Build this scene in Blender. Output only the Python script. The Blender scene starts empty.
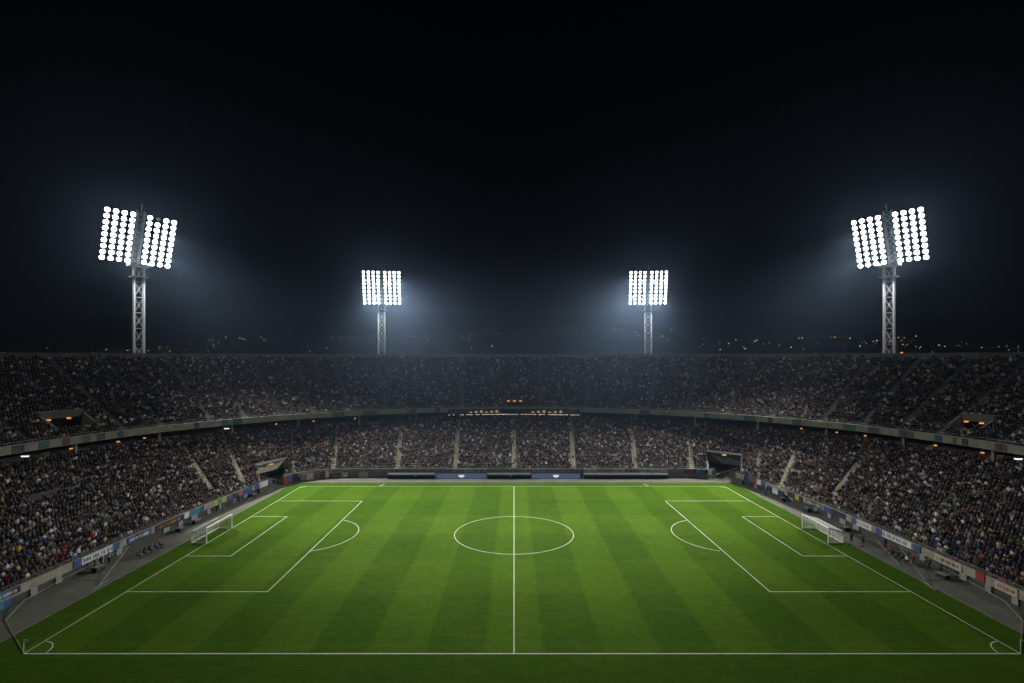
import bpy, bmesh, math, random
import numpy as np
from mathutils import Vector, Matrix
random.seed(7); rng = np.random.default_rng(7)
scene = bpy.context.scene
COL = scene.collection
R = math.radians

# ------------------------------------------------------------------ helpers
def tag(o, label=None, cat=None, group=None, kind=None):
    if label: o['label'] = label
    if cat: o['category'] = cat
    if group: o['group'] = group
    if kind: o['kind'] = kind
    return o

def empty(name, loc, rz=0.0):
    o = bpy.data.objects.new(name, None); COL.objects.link(o)
    o.location = loc; o.rotation_euler = (0, 0, rz); o.empty_display_size = .5
    return o

class MB:
    """collects boxes, tubes, strips; builds ONE mesh object"""
    def __init__(s): s.v = []; s.f = []; s.m = []; s.cur = 0
    def add(s, vs, fs):
        b = len(s.v); s.v += [tuple(v) for v in vs]
        for f in fs: s.f.append(tuple(i + b for i in f)); s.m.append(s.cur)
        return s
    def box(s, c, d, M=None):
        hx, hy, hz = d[0] / 2, d[1] / 2, d[2] / 2
        vs = [Vector((x, y, z)) for z in (-hz, hz) for x, y in ((-hx, -hy), (hx, -hy), (hx, hy), (-hx, hy))]
        if M is not None: vs = [M @ v for v in vs]
        vs = [v + Vector(c) for v in vs]
        return s.add(vs, [(3, 2, 1, 0), (4, 5, 6, 7), (0, 1, 5, 4), (1, 2, 6, 5), (2, 3, 7, 6), (3, 0, 4, 7)])
    def tube(s, a, b, r, n=6, r2=None):
        a = Vector(a); b = Vector(b); d = (b - a)
        if d.length < 1e-6: return s
        d.normalize(); u = d.orthogonal().normalized(); w = d.cross(u)
        r2 = r if r2 is None else r2
        vs = [a + (u * math.cos(k * 2 * math.pi / n) + w * math.sin(k * 2 * math.pi / n)) * r for k in range(n)]
        vs += [b + (u * math.cos(k * 2 * math.pi / n) + w * math.sin(k * 2 * math.pi / n)) * r2 for k in range(n)]
        fs = [(k, (k + 1) % n, n + (k + 1) % n, n + k) for k in range(n)]
        fs += [tuple(range(n - 1, -1, -1)), tuple(range(n, 2 * n))]
        return s.add(vs, fs)
    def path(s, pts, r, n=5):
        for a, b in zip(pts[:-1], pts[1:]): s.tube(a, b, r, n)
        return s
    def quad(s, *p): return s.add(p, [tuple(range(len(p)))])
    def sweep(s, paths, closed=False):
        """paths: list of polylines of equal length; quads between neighbours"""
        n = len(paths[0]); vs = [p for q in paths for p in q]; fs = []
        k = len(paths)
        for j in range(k if closed else k - 1):
            for i in range(n - 1):
                a = j * n + i; b = ((j + 1) % k) * n + i
                fs.append((a, a + 1, b + 1, b))
        return s.add(vs, fs)
    def build(s, name, mats, parent=None, org=None, smooth=False):
        me = bpy.data.meshes.new(name)
        v = s.v
        if org is not None: v = [(p[0] - org[0], p[1] - org[1], p[2] - org[2]) for p in v]
        me.from_pydata(v, [], s.f)
        mats = mats if isinstance(mats, (list, tuple)) else [mats]
        for m in mats: me.materials.append(m)
        if len(mats) > 1: me.polygons.foreach_set('material_index', s.m)
        if smooth: me.polygons.foreach_set('use_smooth', [True] * len(me.polygons))
        me.update()
        o = bpy.data.objects.new(name, me); COL.objects.link(o)
        if parent is not None: o.parent = parent
        return o

def copy_tree(o, parent=None):
    c = o.copy(); COL.objects.link(c)
    if parent is not None: c.parent = parent
    for ch in list(o.children): copy_tree(ch, c)
    return c

# ------------------------------------------------------------------ materials
def mat(name, col, rough=.75, var=.12, scale=3.0, metal=0.0, bump=0.0, emit=None, estr=0.0, spec=.4):
    m = bpy.data.materials.new(name); m.use_nodes = True
    nt = m.node_tree; N = nt.nodes; L = nt.links
    bs = N['Principled BSDF']
    bs.inputs['Roughness'].default_value = rough; bs.inputs['Metallic'].default_value = metal
    bs.inputs['Specular IOR Level'].default_value = spec
    if var > 0:
        tc = N.new('ShaderNodeTexCoord'); nz = N.new('ShaderNodeTexNoise')
        nz.inputs['Scale'].default_value = scale; nz.inputs['Detail'].default_value = 5
        nz.inputs['Roughness'].default_value = .65
        L.new(tc.outputs['Object'], nz.inputs['Vector'])
        mr = N.new('ShaderNodeMapRange')
        mr.inputs['From Min'].default_value = .3; mr.inputs['From Max'].default_value = .7
        mr.inputs['To Min'].default_value = 1 - var; mr.inputs['To Max'].default_value = 1 + var
        L.new(nz.outputs['Fac'], mr.inputs['Value'])
        vm = N.new('ShaderNodeVectorMath'); vm.operation = 'SCALE'
        vm.inputs[0].default_value = col[:3]; L.new(mr.outputs['Result'], vm.inputs['Scale'])
        L.new(vm.outputs['Vector'], bs.inputs['Base Color'])
        if bump > 0:
            bp = N.new('ShaderNodeBump'); bp.inputs['Strength'].default_value = bump; bp.inputs['Distance'].default_value = .02
            L.new(nz.outputs['Fac'], bp.inputs['Height']); L.new(bp.outputs['Normal'], bs.inputs['Normal'])
    else:
        bs.inputs['Base Color'].default_value = (*col[:3], 1)
    if emit:
        bs.inputs['Emission Color'].default_value = (*emit, 1); bs.inputs['Emission Strength'].default_value = estr
    return m

def grass_mat():
    m = bpy.data.materials.new('mown_grass'); m.use_nodes = True
    nt = m.node_tree; N = nt.nodes; L = nt.links; bs = N['Principled BSDF']
    bs.inputs['Roughness'].default_value = .95; bs.inputs['Specular IOR Level'].default_value = .03
    g = N.new('ShaderNodeNewGeometry'); sp = N.new('ShaderNodeSeparateXYZ'); L.new(g.outputs['Position'], sp.inputs[0])
    def math_(op, a, b=None, c=None):
        n = N.new('ShaderNodeMath'); n.operation = op
        for i, x in enumerate((a, b, c)):
            if x is None: continue
            if isinstance(x, (int, float)): n.inputs[i].default_value = x
            else: L.new(x, n.inputs[i])
        return n.outputs[0]
    def noise(scale, det=4, vec=None, rough=.6):
        n = N.new('ShaderNodeTexNoise'); n.inputs['Scale'].default_value = scale; n.inputs['Detail'].default_value = det
        n.inputs['Roughness'].default_value = rough
        L.new(vec if vec else g.outputs['Position'], n.inputs['Vector']); return n.outputs['Fac']
    wob = math_('MULTIPLY', math_('SUBTRACT', noise(.6), .5), .5)
    def stripe(coord, period, off, soft):
        x = math_('ADD', math_('ADD', coord, off), wob)
        s = math_('SINE', math_('MULTIPLY', x, 2 * math.pi / period))
        return math_('MULTIPLY_ADD', math_('MAXIMUM', math_('MINIMUM', math_('MULTIPLY', s, soft), 1.0), -1.0), .5, .5)
    sx = stripe(sp.outputs['X'], 12.4, 3.1, 8)      # along the halfway line
    sy = stripe(sp.outputs['Y'], 21.6, 2.0, 8)       # faint cross bands
    inx = math_('LESS_THAN', math_('ABSOLUTE', sp.outputs['X']), 52.3)
    iny = math_('LESS_THAN', math_('ABSOLUTE', math_('SUBTRACT', sp.outputs['Y'], 83.6)), 33.7)
    ins = math_('MULTIPLY', inx, iny)
    st = math_('MULTIPLY', math_('ADD', math_('MULTIPLY', sx, .68), math_('MULTIPLY', sy, .32)), ins)
    mp = N.new('ShaderNodeMapping'); mp.inputs['Scale'].default_value = (.35, 3.0, 1); L.new(g.outputs['Position'], mp.inputs[0])
    streak = noise(1.0, 5, mp.outputs[0])
    mp2 = N.new('ShaderNodeMapping'); mp2.inputs['Scale'].default_value = (4.0, .5, 1); L.new(g.outputs['Position'], mp2.inputs[0])
    streak2 = noise(1.0, 5, mp2.outputs[0])
    big = noise(.09, 4); mid = noise(.8, 6); fine = noise(9, 6, None, .75)
    fac = math_('ADD', math_('MULTIPLY_ADD', st, .36, .31), math_('MULTIPLY', math_('SUBTRACT', big, .5), .55))
    fac = math_('ADD', fac, math_('MULTIPLY', math_('SUBTRACT', mid, .5), .5))
    fac = math_('ADD', fac, math_('MULTIPLY', math_('SUBTRACT', streak, .5), .8))
    fac = math_('ADD', fac, math_('MULTIPLY', math_('SUBTRACT', streak2, .5), .35))
    fac = math_('ADD', fac, math_('MULTIPLY', math_('SUBTRACT', fine, .5), 1.6))
    ramp = N.new('ShaderNodeValToRGB'); cr = ramp.color_ramp
    cr.elements[0].position = 0; cr.elements[0].color = (.026, .074, .0020, 1)
    cr.elements[1].position = 1; cr.elements[1].color = (.094, .180, .0115, 1)
    L.new(fac, ramp.inputs[0])
    # dry, yellowish worn patches
    mx = N.new('ShaderNodeMix'); mx.data_type = 'RGBA'
    wr = N.new('ShaderNodeMapRange'); wr.inputs['From Min'].default_value = .6; wr.inputs['From Max'].default_value = .8
    wr.inputs['To Max'].default_value = .4
    mp3 = N.new('ShaderNodeMapping'); mp3.inputs['Scale'].default_value = (.05, .35, 1); mp3.inputs['Location'].default_value = (3.1, 1.7, 0)
    L.new(g.outputs['Position'], mp3.inputs[0]); L.new(noise(1.0, 4, mp3.outputs[0]), wr.inputs['Value'])
    L.new(wr.outputs[0], mx.inputs['Factor']); L.new(ramp.outputs[0], mx.inputs['A']); mx.inputs['B'].default_value = (.12, .17, .010, 1)
    L.new(mx.outputs['Result'], bs.inputs['Base Color'])
    bp = N.new('ShaderNodeBump'); bp.inputs['Strength'].default_value = .35; bp.inputs['Distance'].default_value = .03
    L.new(noise(22, 4), bp.inputs['Height']); L.new(bp.outputs[0], bs.inputs['Normal'])
    return m

def attr_mat(name, attr='person_color'):
    m = bpy.data.materials.new(name); m.use_nodes = True
    N = m.node_tree.nodes; L = m.node_tree.links; bs = N['Principled BSDF']
    a = N.new('ShaderNodeAttribute'); a.attribute_name = attr
    L.new(a.outputs['Color'], bs.inputs['Base Color']); bs.inputs['Roughness'].default_value = .8
    bs.inputs['Specular IOR Level'].default_value = .2
    return m

def emis(name, col, s):
    m = bpy.data.materials.new(name); m.use_nodes = True
    N = m.node_tree.nodes; L = m.node_tree.links
    N.remove(N['Principled BSDF'])
    e = N.new('ShaderNodeEmission'); e.inputs[0].default_value = (*col, 1); e.inputs[1].default_value = s
    L.new(e.outputs[0], N['Material Output'].inputs['Surface'])
    return m

M = {}
M['grass'] = grass_mat()
M['line'] = mat('line_paint', (.66, .70, .56), .9, .22, 2.5)
M['apron'] = mat('apron_concrete', (.122, .125, .100), .85, .22, .35, bump=.2)
M['terrace'] = mat('terrace_concrete', (.115, .113, .11), .9, .25, .5)
M['aisle'] = mat('aisle_concrete', (.44, .42, .30), .85, .3, 1.2)
M['upaisle'] = mat('upper_aisle_concrete', (.20, .19, .175), .85, .3, 1.2)
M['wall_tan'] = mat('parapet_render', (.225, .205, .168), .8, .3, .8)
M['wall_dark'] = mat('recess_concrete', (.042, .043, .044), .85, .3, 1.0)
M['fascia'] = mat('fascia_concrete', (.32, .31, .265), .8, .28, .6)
M['rim'] = mat('rim_concrete', (.27, .29, .30), .8, .2, .5)
M['metal'] = mat('galvanised_steel', (.50, .52, .52), .45, .15, 1.5, metal=.6)
M['dark_metal'] = mat('dark_steel', (.06, .065, .07), .5, .15, 2, metal=.5)
M['rail'] = mat('grey_rail_paint', (.16, .165, .165), .6, .1, 2)
M['mast'] = mat('mast_paint', (.74, .76, .76), .5, .12, 1.0, metal=.0)
M['white_metal'] = mat('white_painted_steel', (.8, .8, .78), .4, .05, 3)
M['rope'] = mat('pale_rope', (.34, .35, .32), .9, .1, 3)
M['net'] = mat('white_net_cord', (.72, .73, .72), .9, .05, 3)
M['grey_panel'] = mat('grey_door_panel', (.20, .21, .21), .6, .15, 1.0)
M['concrete'] = mat('tunnel_concrete', (.42, .42, .38), .85, .25, .7)
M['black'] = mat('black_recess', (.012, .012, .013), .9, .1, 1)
M['dark_facade'] = mat('dark_tunnel_cladding', (.07, .076, .08), .7, .2, .8)
M['vom'] = mat('vomitory_concrete', (.19, .185, .165), .85, .25, .7)
M['led'] = mat('led_board_screen', (.05, .07, .11), .4, 0, emit=(.30, .43, .78), estr=.16); M['led_white'] = emis('led_board_emblem', (.9, .95, 1.0), .7)  # glow added to boards and emblem in place of frontal floodlight
M['amber'] = emis('amber_lamp', (1.0, .42, .10), .85)
M['white_lamp'] = emis('white_lamp', (.95, 1.0, .95), 1.1)
M['warm_window'] = emis('lit_window', (1.0, .62, .28), .32)
M['strip'] = emis('strip_light', (1.0, .78, .56), .75)
M['flood'] = emis('floodlight_lens', (1.0, .985, .93), 42.0)
M['flood_dead'] = mat('dead_lens', (.35, .37, .4), .2, 0)
M['yellow'] = mat('yellow_rail_paint', (.60, .42, .08), .5, .1, 3)
M['terrain'] = mat('night_terrain', (.035, .04, .032), .95, .4, .02)
M['building'] = mat('dark_rendered_building', (.16, .165, .17), .9, .2, .1)
M['ground'] = mat('outer_ground', (.05, .05, .048), .9, .3, .05)
FC = {}
def paint(name, c, rough=.6, var=.22): return mat(name, c, rough, var, 1.2)
BC = {k: paint('board_' + k, tuple(v * (.72 if k in ('white', 'cream') else .55) for v in c)) for k, c in {
    'navy': (.012, .03, .10), 'blue': (.03, .10, .34), 'slate blue': (.13, .18, .29), 'cyan': (.03, .24, .36), 'teal': (.05, .27, .27), 'white': (.62, .64, .66),
    'yellow': (.55, .50, .10), 'green': (.12, .34, .12), 'orange': (.55, .20, .03), 'red': (.38, .04, .04), 'pink': (.5, .12, .30), 'purple': (.16, .08, .30),
    'black': (.018, .018, .022), 'cream': (.48, .42, .33), 'grey': (.22, .23, .24)}.items()}

# ------------------------------------------------------------------ bowl geometry (world: camera over the origin, pitch along +Y)
D0 = 79.8
FT = np.array([(-40, 62.5, 16), (-25, 62.5, 38), (-10, 62.5, 58), (5, 62.2, 74), (20, 61.6, 90), (32, 60.2, 104), (40, 58.8, 114), (46, 56.5, 121),
               (50.5, 52.4, 124.2), (54.5, 48, 125.6), (65.8, 32.6, 126), (78.2, 16, 126), (90, 0, 126)])
def fold(t): return (t, 1) if t <= 90 else (180 - t, -1)
def Fp(t, off=0.0):
    """front wall line; off > 0 pushes away from the pitch"""
    a, s = fold(t)
    def P(q): return np.array([np.interp(q, FT[:, 0], FT[:, 1]), np.interp(q, FT[:, 0], FT[:, 2])])
    p = P(a)
    if off:
        d = P(min(a + .6, 90)) - P(a - .6); n = np.array([d[1], -d[0]]) / np.hypot(*d)   # to the outside
        p = p + n * off
    return np.array([p[0] * s, p[1]])
def El(t, o, tw=0.0):
    a, s = fold(t); r = math.radians(a + tw * math.sin(2 * math.radians(a)))
    return np.array([(88.7 + o) * math.cos(r) * s, D0 + (77.6 + o) * math.sin(r)])
LZ0, LZ1, UZ0 = 2.0, 12.9, 15.6
def low(t, u):
    a = Fp(t, .35); b = El(t, 6); p = a + (b - a) * u
    return np.array([p[0], p[1], LZ0 + (LZ1 - LZ0) * (u * .94 + .06 * u * u)])
def rimz(t): return 32.3 + 1.5 * math.sin(math.radians(t))
def up(t, u):
    a = El(t, .6); b = El(t, 30, 1.5); p = a + (b - a) * u
    return np.array([p[0], p[1], UZ0 + (rimz(t) - 1.35 - UZ0) * u])
TA, TB = -22.0, 202.0
TS = np.linspace(TA, TB, 225)
NL, NU = 32, 34
def t_of(px):
    """bowl angle where the fascia meets the given direction (x / depth)"""
    k = (px - 514) / 474.6
    ts = np.linspace(TA, TB, 3000); q = np.array([(El(t, 0)[0] / El(t, 0)[1]) for t in ts])
    return float(np.interp(-k, -q, ts))
def p3(a, z): return (float(a[0]), float(a[1]), float(z))

def ring(fn, z, t0=TA, t1=TB, n=225): return [p3(fn(t), z(t) if callable(z) else z) for t in np.linspace(t0, t1, n)]

# aisles (bowl angles)
LOW_A = [8, 16, 23.5, 34.5, 41, 55, 66, 78.3, 90, 101.5, 113, 125.5, 134, 146, 153, 161, 170]
UP_A = [5.5, 13.2, 18.7, 24, 30, 38.5, 46.5, 54.5, 62, 74.7, 84.5, 101, 116.7, 124.3, 131.2, 137.3, 143.2, 149, 156.5, 162, 174]
# (t0, t1, u0, u1) cut-outs where nobody sits
LOW_HOLES = [(44.8, 51.8, -.01, .35), (135.4, 142.2, -.01, .29)]
UP_HOLES = [(165.0, 170.2, .08, .27), (8.8, 12.8, .10, .24), (88.2, 91.6, .0, .13)]

def inhole(holes, t, u): return any(a <= t <= b and c <= u <= d for a, b, c, d in holes)

def terrace(fn, N, holes, cutholes):
    mb = MB()
    n = len(TS)
    pts = {}
    def row(u): return [fn(t, u) for t in TS]
    for i in range(N):
        a = row(i / N); b = row((i + 1) / N)
        z = a if False else None
        va = [(p[0], p[1], q[2]) for p, q in zip(a, a)]            # front edge of the tread, at tread height of row i
        vb = [(p[0], p[1], q[2]) for p, q in zip(b, a)]            # back edge of the tread
        vc = [(p[0], p[1], p[2]) for p in b]                       # top of the riser
        base = len(mb.v); mb.v += va + vb + vc
        for k in range(n - 1):
            tm = (TS[k] + TS[k + 1]) / 2
            if cutholes and inhole(cutholes, tm, (i + .5) / N): continue
            mb.f.append((base + k, base + k + 1, base + n + k + 1, base + n + k)); mb.m.append(0)
            mb.f.append((base + n + k, base + n + k + 1, base + 2 * n + k + 1, base + 2 * n + k)); mb.m.append(0)
    return mb

def aisle_mesh(fn, N, t, w, u0=0., u1=1.):
    mb = MB()
    i0, i1 = int(u0 * N), int(u1 * N)
    for i in range(i0, i1):
        for h in (0, 1):
            ua = (i + h * .5) / N; ub = (i + h * .5 + .5) / N
            a, b = fn(t, ua), fn(t, ub); z = fn(t, i / N)[2] + .02 + h * .5 * (fn(t, (i + 1) / N)[2] - fn(t, i / N)[2])
            d = b[:2] - a[:2]; L = np.hypot(*d); s = np.array([d[1], -d[0]]) / L * w / 2
            zb = fn(t, i / N)[2] - .3
            A = [p3(a[:2] + s, z), p3(a[:2] - s, z), p3(b[:2] - s, z), p3(b[:2] + s, z)]
            B = [(x, y, zb) for x, y, _ in A]
            mb.add(A + B, [(0, 1, 2, 3), (0, 4, 5, 1), (1, 5, 6, 2), (3, 2, 6, 7), (0, 3, 7, 4)])
    return mb

def band(fn0, fn1, z0, z1, t0, t1, n=None):
    """closed wall band: inner line fn0, outer line fn1"""
    n = n or max(3, int(abs(t1 - t0)) + 2)
    a = ring(fn0, z0, t0, t1, n); b = ring(fn0, z1, t0, t1, n); c = ring(fn1, z1, t0, t1, n); d = ring(fn1, z0, t0, t1, n)
    mb = MB(); mb.sweep([a, b, c, d], closed=True)
    for q in (0, -1): mb.quad(a[q], b[q], c[q], d[q])
    return mb

# ------------------------------------------------------------------ setting: ground, pitch, apron
mb = MB(); n = 64
mb.quad((-1190, -100, -.25), (1190, -100, -.25), (1190, 1040, -.25), (-1190, 1040, -.25))
tag(mb.build('ground', M['ground']), kind='structure')
mb = MB(); mb.quad((-66, 5, -.004), (66, 5, -.004), (66, 131, -.004), (-66, 131, -.004))
tag(mb.build('apron', M['apron']), kind='structure')
FC.update({k: paint('faded_' + k, tuple(.45 * v + .055 for v in m_)) for k, m_ in {'navy': (.012, .03, .10), 'blue': (.03, .10, .34), 'slate blue': (.1, .14, .22), 'cyan': (.03, .24, .36), 'teal': (.05, .27, .27), 'white': (.5, .5, .5), 'yellow': (.4, .36, .10), 'green': (.12, .34, .12), 'red': (.32, .04, .05), 'purple': (.16, .08, .30), 'black': (.0, .0, .0), 'grey': (.2, .2, .2)}.items()})
GX, GY0, GY1 = 55.8, 28.0, 121.0
mb = MB(); mb.quad((-GX - .3, GY0, .0), (GX + 2.0, GY0, .0), (GX - .1, GY1, .0), (-GX, GY1, .0))
tag(mb.build('pitch', M['grass']), kind='structure')
mb = MB()   # light kerb edging of the turf
for x0, x1 in ((-GX - .37, -GX - .07), (GX + 2.07, GX - .03)):
    e = (.06 if x0 > 0 else -.06)
    A = [(x0 - e, GY0, -.02), (x0 + e, GY0, -.02), (x1 + e, GY1 + .13, -.02), (x1 - e, GY1 + .13, -.02)]
    mb.add(A + [(x, y, .025) for x, y, _ in A], [(3, 2, 1, 0), (4, 5, 6, 7), (0, 1, 5, 4), (1, 2, 6, 5), (2, 3, 7, 6), (3, 0, 4, 7)])
mb.box((0, GY1 + .07, .0), (2 * GX - .2, .12, .05))
tag(mb.build('turf_kerb', M['vom']), kind='structure')

PX, PY0, PY1 = 52.3, 49.8, 117.3
mb = MB(); LW = .118; ZL = .005
def ln(x0, y0, x1, y1, w=LW, z=ZL):
    d = Vector((x1 - x0, y1 - y0)); d.normalize(); s = Vector((-d.y, d.x)) * w / 2
    mb.quad((x0 - s.x, y0 - s.y, z), (x1 - s.x, y1 - s.y, z), (x1 + s.x, y1 + s.y, z), (x0 + s.x, y0 + s.y, z))
def arc(cx, cy, r, a0, a1, w=LW, z=ZL, n=64, sq=(1, 1)):
    P = []
    for k in range(n + 1):
        a = a0 + (a1 - a0) * k / n; c, s_ = math.cos(a), math.sin(a)
        P.append(((cx + (r * sq[0] - w / 2) * c, cy + (r * sq[1] - w / 2) * s_, z), (cx + (r * sq[0] + w / 2) * c, cy + (r * sq[1] + w / 2) * s_, z)))
    for p, q in zip(P[:-1], P[1:]): mb.quad(p[0], p[1], q[1], q[0])
def gx(s_, x, y): return s_ * x + .85 - 1.1 * (y - 50) / 67
ln(gx(-1, PX, PY0) - LW / 2, PY0, gx(1, PX, PY0) + LW / 2, PY0, .17); ln(gx(-1, PX, PY1) - LW / 2, PY1, gx(1, PX, PY1) + LW / 2, PY1)
for s in (-1, 1):
    ln(gx(s, PX, PY0), PY0 + LW / 2, gx(s, PX, PY1), PY1 - LW / 2)
    for ya, yb, x in ((63.3, 104.9, 33.5), (75.0, 94.3, 45.2)):
        ln(gx(s, PX, ya) - s * LW / 2, ya, gx(s, x, ya) - s * LW / 2, ya); ln(gx(s, PX, yb) - s * LW / 2, yb, gx(s, x, yb) - s * LW / 2, yb)
        ln(gx(s, x, ya), ya + LW / 2, gx(s, x, yb), yb - LW / 2)
    a = math.asin(7.6 / 8.15)
    if s > 0: arc(36.6, 84.5, 8.15, math.pi - a + .03, math.pi + a - .03)
    else: arc(-36.2, 84.5, 8.15, -a + .03, a - .03)
    arc(gx(s, PX, PY0), PY0, 2.2, math.pi / 2 + .08 if s > 0 else .05, math.pi - .05 if s > 0 else math.pi / 2 - .08, n=20)
    arc(gx(s, PX, PY1), PY1, 1.2, math.pi + .08 if s > 0 else -math.pi / 2, -math.pi / 2 + 2 * math.pi if s > 0 else -.08, n=20)
    ln(s * 33.4, PY1 + .5, s * 32.6, PY1 + 2.2, .2)           # marks beyond the far touchline
ln(0, PY0 + LW / 2, 0, PY1 - LW / 2)
arc(0, 85.0, 9.9, 0.008, math.pi - .008, z=.0055, sq=(1.07, .94)); arc(0, 85.0, 9.9, math.pi + .008, 2 * math.pi - .008, z=.0055, sq=(1.07, .94))
tag(mb.build('pitch_markings', M['line']), kind='structure')

# ------------------------------------------------------------------ stands
HUB = (0, 80, 0)
lower = empty('lower_stand', HUB)
tag(lower, 'lower tier of the stadium bowl, packed seating above a tan parapet wall', 'grandstand')
terrace(low, NL, LOW_HOLES, LOW_HOLES).build('terrace', M['terrace'], lower, HUB)
for t in LOW_A:
    if inhole(LOW_HOLES, t, .1):
        h = [q for q in LOW_HOLES if q[0] <= t <= q[1]][0]; u0 = h[3] + .03
    else: u0 = 0
    aisle_mesh(low, NL, t, 1.25, u0).build('aisle', M['aisle'], lower, HUB)
segs = [(TA, 46.0), (50.4, 136.4), (141.0, TB)]
for a, b in segs:
    n = int((b - a) * 1.5)
    band(lambda t: Fp(t, 0), lambda t: Fp(t, .30), 1.30, 2.45, a, b, n).build('parapet', M['wall_tan'], lower, HUB)
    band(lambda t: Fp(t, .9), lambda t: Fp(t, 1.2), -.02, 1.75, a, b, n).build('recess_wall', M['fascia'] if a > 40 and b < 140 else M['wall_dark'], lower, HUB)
    mb = MB()
    for z, r in ((2.95, .035), (2.7, .025)): mb.path([p3(Fp(t, .12), z) for t in np.linspace(a, b, n)], r, 5)
    for t in np.linspace(a, b, int((b - a) / 1.2)): mb.tube(p3(Fp(t, .12), 2.45), p3(Fp(t, .12), 2.96), .03, 5)
    mb.build('railing', M['rail'], lower, HUB)
    for t in np.arange(a + 1.0, b - 1.5, 3.1):                       # grey doors and panels in the recess under the parapet
        if random.random() < .55:
            w = random.uniform(.7, 1.4)
            band(lambda q: Fp(q, .72), lambda q: Fp(q, .88), .02, 1.28, t, t + w, 4).build('service_panel', M['grey_panel'], lower, HUB)
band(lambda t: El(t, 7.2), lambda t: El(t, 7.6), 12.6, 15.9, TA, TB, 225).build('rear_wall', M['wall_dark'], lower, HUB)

upper = empty('upper_stand', HUB)
tag(upper, 'upper tier of the stadium bowl, dark packed seating behind a pale ribbon fascia', 'grandstand')
terrace(up, NU, UP_HOLES, UP_HOLES).build('terrace', M['terrace'], upper, HUB)
for t in UP_A:
    u0 = 0
    for h in UP_HOLES:
        if h[0] <= t <= h[1]: u0 = h[3] + .03
    aisle_mesh(up, NU, t, 1.3, u0).build('aisle', M['upaisle'], upper, HUB)
band(lambda t: El(t, 0), lambda t: El(t, .45), 14.4, 15.95, TA, TB, 225).build('fascia', M['fascia'], upper, HUB)
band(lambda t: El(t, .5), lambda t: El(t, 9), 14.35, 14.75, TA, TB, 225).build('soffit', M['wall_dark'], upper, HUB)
mb = MB(); mb.path([p3(El(t, .2), 16.4) for t in TS], .035, 5)
for t in np.arange(TA, TB, 1.5): mb.tube(p3(El(t, .2), 15.95), p3(El(t, .2), 16.4), .03, 5)
mb.build('railing', M['metal'], upper, HUB)
band(lambda t: El(t, 30.3, 1.5), lambda t: El(t, 30.9, 1.5), lambda t: rimz(t) - 1.9, rimz, TA, TB, 225).build('rim_wall', M['rim'], upper, HUB)
band(lambda t: El(t, 30.1, 1.5), lambda t: El(t, 31.1, 1.5), lambda t: rimz(t), lambda t: rimz(t) + .22, TA, TB, 225).build('coping', M['fascia'], upper, HUB)
band(lambda t: El(t, 31.0, 1.5), lambda t: El(t, 31.4, 1.5), lambda t: 0, lambda t: rimz(t) - .1, TA, TB, 225).build('outer_wall', M['rim'], upper, HUB)
for t in np.arange(TA + 6, TB - 5, 11.5):                             # columns that carry the upper tier
    c = El(t, 2.5)
    mb = MB(); mb.box((c[0], c[1], 13.0), (.55, .55, 2.72), Matrix.Rotation(math.atan2(c[1] - D0, c[0]), 3, 'Z'))
    mb.build('column', M['fascia'], upper, HUB)

# vomitories of the upper tier: concrete portals with a lamp
def vomitory(t0, t1, u0, u1, dark):
    tm = (t0 + t1) / 2
    mb = MB(); mb.cur = 0
    zt = up(tm, u1)[2] + .9; z0 = up(tm, u0)[2] - .1
    for t in (t0, t1):                                                # flank walls follow the rake
        a, b = up(t, u0 - .01), up(t, u1)
        d = np.array([b[1] - a[1], -(b[0] - a[0])]); d = d / np.hypot(*d) * .18
        A = [p3(a[:2] + d, z0 - 1), p3(b[:2] + d, z0 - 1), p3(b[:2] + d, b[2] + .9), p3(a[:2] + d, a[2] + .9)]
        B = [p3(a[:2] - d, z0 - 1), p3(b[:2] - d, z0 - 1), p3(b[:2] - d, b[2] + .9), p3(a[:2] - d, a[2] + .9)]
        mb.add(A + B, [(0, 1, 2, 3), (4, 7, 6, 5), (0, 3, 7, 4), (2, 1, 5, 6), (3, 2, 6, 7), (0, 4, 5, 1)])
    a, b = up(t0, u1), up(t1, u1); c, d = up(t0, u1 - .045), up(t1, u1 - .045)
    def slab(z0_, z1_):
        q = [p3(a[:2], z0_), p3(b[:2], z0_), p3(d[:2], z0_), p3(c[:2], z0_)]; w = [(x, y, z1_) for x, y, _ in q]
        mb.add(q + w, [(3, 2, 1, 0), (4, 5, 6, 7), (0, 1, 5, 4), (1, 2, 6, 5), (2, 3, 7, 6), (3, 0, 4, 7)])
    slab(zt - 1.6, zt - .1)
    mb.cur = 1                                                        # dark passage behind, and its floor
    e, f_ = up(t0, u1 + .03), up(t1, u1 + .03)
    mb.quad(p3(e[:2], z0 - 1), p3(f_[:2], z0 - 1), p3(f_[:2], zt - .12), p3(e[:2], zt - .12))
    mb.cur = 0
    g, h = up(t0, u0 - .01), up(t1, u0 - .01)
    mb.quad(p3(g[:2], z0), p3(h[:2], z0), p3(f_[:2], z0), p3(e[:2], z0))
    v = mb.build('vomitory', [M['dark_facade'] if dark else M['vom'], M['black']], upper, HUB)
    return c, d, zt
for (h, dark) in ((UP_HOLES[0], 0), (UP_HOLES[1], 0), (UP_HOLES[2], 1)):
    c, d, zt = vomitory(*h, dark)
    v = [o for o in upper.children if o.name.startswith('vomitory')][-1]
    for k in ((.12, .5, .88) if dark else (.35, .8)):
        p = c[:2] + (d[:2] - c[:2]) * k; q = p / np.hypot(*p) * -.35 + p
        mb = MB(); mb.box(p3(q, zt - 1.75 if not dark else zt - 1.0), (.9 if dark else .75, .25, .3))
        l = mb.build('lamp', M['amber'], v); l.location = (-HUB[0], -HUB[1], -HUB[2])

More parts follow.
